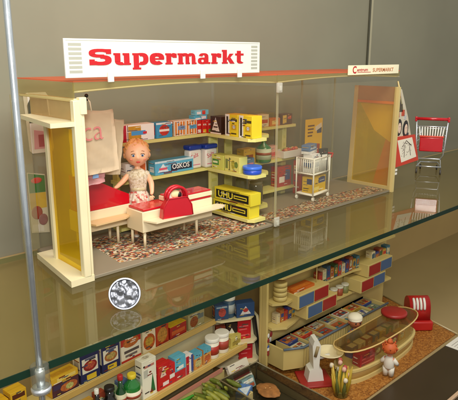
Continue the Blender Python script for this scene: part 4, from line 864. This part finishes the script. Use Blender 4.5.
# long bin with packets
t = thing('chest_bin', 'long cream ribbed bin full of flat packets in front of the shelf wall', 'bin', (0, 0, -20))
def binpoly(o): return [(26.9-o+1.2, -.2-o), (46.8+o, -.3-o), (46.8+o, 3.6), (25.8-o, 3.6), (25.8-o, 1.0-o*.6)]
b = MB(); b.prism(binpoly(-.3), 1.4, 1.6, LC); 
po, pi_ = binpoly(0), binpoly(-.25)
for i in range(5):
    j = (i+1) % 5; b.prism([po[i], po[j], pi_[j], pi_[i]], .75, 3.4, LC)
for i in range(34): b.box(28.4+i*.54, 28.62+i*.54, -.29, -.18, .9, 3.1, LC, .03)
for x in (28.5, 37, 46): b.box(x, x+.6, .4, 1.0, 0, .74, LC, .04)
b.build('bin_body', t)
b = MB(); b.tube([(25.8, 1.0, 3.5), (28.0, -.25, 3.5), (46.9, -.35, 3.5)], .16, pl((96, 110, 126), .3), 8); b.build('front_rim', t)
for k in range(7):
    b = MB(); b.box(27.2+k*2.75, 27.28+k*2.75, .3, 3.5, 1.62, 3.3, LC, 0); b.build('divider', t)
k = 0
for i in range(7):
    for j in range(2):
        c = pc[(k*5+2) % 12]
        carton('food_box', '%s flat packet in the %s section of the long bin, %s row' % (cn[(k*5+2) % 12], ('first', 'second', 'third', 'fourth', 'fifth', 'sixth', 'rightmost')[i], ('front', 'back')[j]), (27.5+i*2.75, .25+j*1.65, -17.7+.25*j), (2.3, 1.5, .7), c, (), top=[('r', .06, .08, .94, .92, [(206, 196, 170), (170, 90, 50), (120, 130, 110), (196, 160, 90), (150, 60, 46)][k % 5])]+[(('r', 'o', 't')[random.randint(0, 2)], q, w_, q+random.uniform(.15, .35), w_+random.uniform(.15, .4), pc[random.randint(0, 11)]) for q, w_ in ((.1, .12), (.5, .15), (.15, .5), (.55, .52))]+[('r', .15, .44, .8, .49, (60, 54, 50))], rz=random.uniform(-.06, .08))
        k += 1
# curved display counter
t = thing('display_counter', 'curved see-through sales counter on a pale base in the lower toy shop', 'counter', (37.5, -4.6, -20), 0)
def oval(rx, ry, n=30, p=2.6, cut=1.7):
    out = []
    for i in range(n):
        a = 2*PI*i/n; c, s_ = math.cos(a), math.sin(a)
        out.append((rx*math.copysign(abs(c)**(2/p), c), min(cut, ry*math.copysign(abs(s_)**(2/p), s_))))
    return out
SMOKE = glass('smoky_counter_top', (.92, .87, .74), 1, milk=.13, milkcol=(170, 140, 84), rough=.06)
b = MB(); b.prism(oval(7.9, 2.2), 0, .5, LC); b.prism(oval(7.7, 2.0), .5, 1.6, pl((206, 170, 100), .4), smooth=True); b.prism(oval(8.1, 2.4), 1.6, 1.9, LC); b.build('base', t)
b = MB(); b.prism(oval(7.8, 2.1), 1.92, 4.3, glass('counter_glass', (.93, .9, .8), 1, milk=.06, milkcol=(200, 190, 150))); b.build('glass_case', t)
b = MB(); b.prism(oval(8.2, 2.5), 4.32, 4.5, SMOKE); b.build('top_plate', t)
b = MB(); o_ = oval(8.2, 2.5); b.tube([(x, y, 4.42) for x, y in o_]+[(o_[0][0], o_[0][1], 4.42)], .1, pl((206, 176, 110), .3), 8, False); b.build('top_rim', t)
carton('food_box', 'red box inside the left end of the curved counter', (31.4, -6.2, -18.08), (2.7, 1.2, 1.6), (160, 26, 34), [('r', .1, .5, .9, .6, (206, 90, 90)), ('r', .1, .2, .9, .3, (206, 90, 90))], rz=-.1)
for i in range(4): carton('food_box', ['brown', 'tan', 'rust red', 'ochre'][i]+' packet inside the curved counter right of the red box', (35.0+i*1.9, -5.9, -18.08), (1.5, 1.0, 1.1), [(150, 100, 50), (200, 170, 110), (150, 60, 40), (196, 150, 60)][i], [('o', .2, .2, .8, .8, (206, 180, 120))])
for i in range(7): carton('food_box', ['violet', 'cream', 'dark red', 'blue', 'golden', 'green', 'white'][i]+' packet inside the curved counter in the back row', (32.4+i*1.6, -4.3, -18.08), (1.3, 1.0, 1.4), [(96, 76, 120), (214, 200, 160), (140, 36, 34), (70, 96, 140), (200, 160, 60), (90, 120, 70), (220, 214, 196)][i], [('o', .2, .2, .8, .8, (206, 150, 100))], top=[('r', .1, .1, .9, .9, (200, 190, 160))])
tag(MB().lathe([(1.5, 0), (1.7, .08), (1.7, .4), (1.5, .5), (.3, .52)], DR).build('serving_disc', None, (42.3, -4.0, -15.48)), 'flat round red disc on top of the curved counter', 'disc')
# till
t = thing('cash_register', 'red toy cash register with white slatted window at the right of the woven mat', 'cash register', (50.0, -3.3, -20), -.72)
LR = mat('dark_red_plastic', (176, 30, 26), .35, .08, 40)
b = MB(); b.box(-2.0, 2.0, -2.1, 1.8, 0, 1.5, LR, .25)
b.prism([(-1.5, 1.52), (1.4, 1.52), (1.5, 3.2)]+[(.1+1.4*math.cos(a), 3.3+1.5*math.sin(a)) for a in [PI*i/12 for i in range(1, 12)]]+[(-1.4, 3.0)], -1.65, 1.65, LR, 'x', smooth=True); b.build('housing', t)
b = MB()
for i in range(4):
    x = -1.0+i*.55
    b.tube([(x, .1+1.5*math.cos(a), 3.3+1.6*math.sin(a)) for a in [PI*(1.02-.045*k) for k in range(9)]], .2, WHITE, 8)
b.build('white_slats', t)
t.scale = (.9, .9, .95)
# kitchen scale
t = thing('toy_scale', 'white weighing scale with round cream dish on a red board', 'scale', (28.0, -1.9, -20), -.6)
b = MB(); b.box(-1.9, 2.0, -2.1, 1.6, 0, .28, DR, .08); b.build('red_board', t)
b = MB(); b.prism([(-1.0, .3), (1.0, .3), (.75, 1.7), (.35, 2.0), (.45, 5.0), (.1, 5.7), (-.35, 5.6), (-.55, 4.9), (-.35, 2.0), (-.8, 1.7)], -1.1, .5, WHITE, 'y')
b.tube([(-.2, -1.12, 3.6), (.1, -1.12, 4.9)], .2, pl((150, 130, 90), .4), 8); b.build('body', t)
b = MB(); b.lathe([(.3, 0), (1.1, .15), (1.65, .55), (1.7, .6), (1.55, .58), (1.0, .28), (.2, .15)], pl((236, 222, 180)), (1.9, -.1, 3.0)); b.tube([(.4, -.2, 2.9), (1.9, -.1, 3.05)], .25, WHITE, 8); b.build('dish', t)
# flower bucket
t = thing('flower_bunch', 'bunch of yellow flowers with pink and white buds standing on the mat', 'flowers', (27.6, -6.3, -20))
b = MB(); random.seed(5); tips = []
for i in range(26):
    a = random.uniform(0, 2*PI); r_ = random.uniform(.2, 1.35); hgt = random.uniform(2.4, 4.3)
    e = Vector((r_*math.cos(a), r_*math.sin(a), hgt)); tips.append(e)
    b.tube([(r_*.5*math.cos(a), r_*.5*math.sin(a), .05), (r_*.75*math.cos(a), r_*.75*math.sin(a), hgt*.5), e], [.16, .24, .05], pl(random.choice([(196, 160, 44), (120, 126, 44), (176, 146, 40), (90, 96, 40), (60, 60, 34), (204, 170, 60)]), .55), 6)
b.build('leaves', t)
b = MB()
for i, e in enumerate(tips[:9]): b.ball(e, .26, .26, .3, pl([(206, 160, 140), (170, 70, 60), (210, 196, 170)][i % 3], .55), 14, 10, lambda p: p*(1+.12*math.sin(5*math.atan2(p.y, p.x))))
b.build('buds', t)
b = MB(); b.lathe([(.7, 0), (.8, .1), (.85, .7), (.9, .75)], pl((120, 112, 50), .5)); b.build('pot', t)

# small figures
def figure(label, loc, rz, scale, skinc, clothes, hairc, hat):
    t = thing('person', label, 'doll', loc, rz)
    k = scale
    V = [(0, 0, 1.7, .62, .5), (0, 0, 2.5, .58, .45), (0, 0, 2.95, .4, .34), (0, 0, 3.2, .24, .22), (0, 0, 3.5, .22, .22),
         (.55, 0, 2.75, .25), (.95, -.15, 2.2, .22), (1.1, -.5, 1.85, .16), (-.55, 0, 2.75, .25), (-.95, -.15, 2.2, .22), (-1.1, -.5, 1.85, .16),
         (.35, 0, 1.1, .36), (.38, 0, .35, .26), (.38, -.3, .18, .2), (-.35, 0, 1.1, .36), (-.38, 0, .35, .26), (-.38, -.3, .18, .2)]
    E2 = [(0, 1), (1, 2), (2, 3), (3, 4), (2, 5), (5, 6), (6, 7), (2, 8), (8, 9), (9, 10), (0, 11), (11, 12), (12, 13), (0, 14), (14, 15), (15, 16)]
    Vs = [tuple(c*k for c in v) for v in V]
    ms = [skin_mesh(Vs, E2, 0)]
    for s_ in (-1, 1):
        for i in range(4):
            y = (-.12+.08*i)*k; ms.append(skin_mesh([(s_*1.1*k+y*s_, -.5*k, 1.85*k, .05*k), (s_*1.12*k+y*s_*1.3, -.68*k, 1.72*k, .05*k), (s_*1.12*k+y*s_*1.3, -.76*k, (1.6-.03*(i % 2))*k, .035*k)], [(0, 1), (1, 2)], 0, 1))
        ms.append(skin_mesh([(s_*1.0*k, -.5*k, 1.85*k, .05*k), (s_*.88*k, -.62*k, 1.85*k, .05*k), (s_*.86*k, -.72*k, 1.8*k, .04*k)], [(0, 1), (1, 2)], 0, 1))
    hb = MB(); hb.ball((0, -.03*k, 4.25*k), .88*k, .86*k, .92*k, skinc, 36, 26, headfn)
    for s_ in (-1, 1): hb.ball((s_*.87*k, 0, 4.15*k), .12*k, .16*k, .2*k, skinc, 12, 8)
    me = bpy.data.meshes.new('h')
    for v in hb.bm.verts: v.co *= S
    hb.bm.to_mesh(me); hb.bm.free(); ms.append(me)
    join_meshes('body', ms, skinc, t)
    b = MB()
    for s_ in (-1, 1): b.ball((s_*.3*k, -.86*k, 4.28*k), .1*k, .05*k, .12*k, BLACK, 12, 8)
    b.tube([(-.2*k, -.86*k, 3.82*k), (0, -.9*k, 3.76*k), (.2*k, -.86*k, 3.82*k)], .035*k, pl((150, 40, 40)), 6); b.build('face_paint', t)
    b = MB(); b.lathe([(.6*k, 1.35*k), (.72*k, 1.6*k), (.72*k, 2.3*k), (.62*k, 2.9*k), (.36*k, 3.2*k)], clothes, sx=1, sy=.86)
    for s_ in (-1, 1):
        b.tube([(s_*.5*k, 0, 2.8*k), (s_*.97*k, -.16*k, 2.2*k), (s_*1.05*k, -.4*k, 1.95*k)], [.34*k, .3*k, .26*k], clothes, 12)
        b.tube([(s_*.35*k, 0, 1.5*k), (s_*.37*k, 0, .9*k), (s_*.39*k, 0, .3*k)], [.46*k, .42*k, .36*k], clothes, 14)
    b.build('romper', t)
    b = MB()
    if hat: b.ball((0, .05*k, 4.75*k), .98*k, .96*k, .62*k, hairc, 28, 16); b.lathe([(.9*k, 4.45*k), (.93*k, 4.5*k), (.93*k, 4.7*k)], hairc); b.build('cap', t)
    else:
        b.ball((0, .08*k, 4.42*k), .98*k, .95*k, .95*k, hairc, 28, 20, lambda p: Vector((p.x, max(p.y, -.5-.5*max(0, p.z)), max(p.z, -.6))))
        b.tube([(0, .1*k, 5.2*k), (.1*k, .15*k, 5.65*k), (-.02*k, .2*k, 6.0*k)], [.5*k, .28*k, .04*k], hairc, 12)
        for i in range(24):
            a = random.uniform(0, 2*PI); zz = random.uniform(-.5, .95); rr = math.sqrt(1-zz*zz)
            if math.sin(a)*rr < -.35 and zz < .5: continue
            c = Vector((rr*math.cos(a)*.95, .08+rr*math.sin(a)*.93, 4.42+zz*.93))*k; d = Vector((rr*math.cos(a), rr*math.sin(a), zz))
            b.tube([c, c+d*.12*k+Vector((0, 0, .1*k)), c+d*.1*k+Vector((0, 0, .26*k))], [.12*k, .08*k, .02*k], hairc, 6)
        b.build('hair', t)
    return t
figure('small figure with pointed orange hair and white romper seen from behind on the mat', (35.0, -7.9, -20), 1.9, .88, mat('figure_skin', (206, 130, 96), .45), mat('romper_white', (216, 208, 192), .7, .06), mat('orange_hair', (196, 92, 40), .6, .25, 120, .7), False)
figure('small figure with round white cap and blue grey suit between bin and counter', (37.3, -1.3, -20), -.5, 1.0, mat('figure_skin_tan', (176, 104, 70), .45), mat('suit_grey', (96, 106, 130), .7, .06), mat('cap_white', (236, 228, 206), .6, .05), True)

# ================================================================== LIGHT, WORLD, CAMERA
w = bpy.data.worlds.new('World'); sc.world = w; w.use_nodes = True
bg = w.node_tree.nodes['Background']; bg.inputs[0].default_value = (1.0, .965, .87, 1); bg.inputs[1].default_value = .48
def area(loc, target, size, sy, power, col):
    l = bpy.data.lights.new('lamp', 'AREA'); l.shape = 'RECTANGLE'; l.size = size*S; l.size_y = sy*S; l.energy = power; l.color = col
    o = bpy.data.objects.new('area_lamp', l); COL.objects.link(o); o.location = [v*S for v in loc]
    o.rotation_euler = (Vector(target)-Vector(loc)).to_track_quat('-Z', 'Y').to_euler()
    return o
area((5, -34, 62), (18, 6, 2), 60, 22, 5.2, (1, .96, .88))
area((-24, -42, 27), (14, 4, 4), 9, 6, 1.7, (1, .98, .93))  # fill lamp added beside the camera to brighten the shop interior
cam = bpy.data.cameras.new('camera'); co = bpy.data.objects.new('camera', cam); COL.objects.link(co)
cam.sensor_width = 36; cam.lens = 572/458*36; cam.clip_start = .01; cam.clip_end = 50
co.location = (-22.0*S, -39.8*S, 18*S)
co.rotation_euler = (math.radians(90-14.2), 0, -math.atan2(math.sin(math.radians(43.5)), math.cos(math.radians(43.5))))
sc.camera = co
sc.view_settings.view_transform = 'Standard'; sc.view_settings.look = 'None'; sc.view_settings.exposure = .08; sc.view_settings.gamma = 1
sc.cycles.max_bounces = 10; sc.cycles.transparent_max_bounces = 40; sc.cycles.use_denoising = True; sc.cycles.caustics_reflective = False
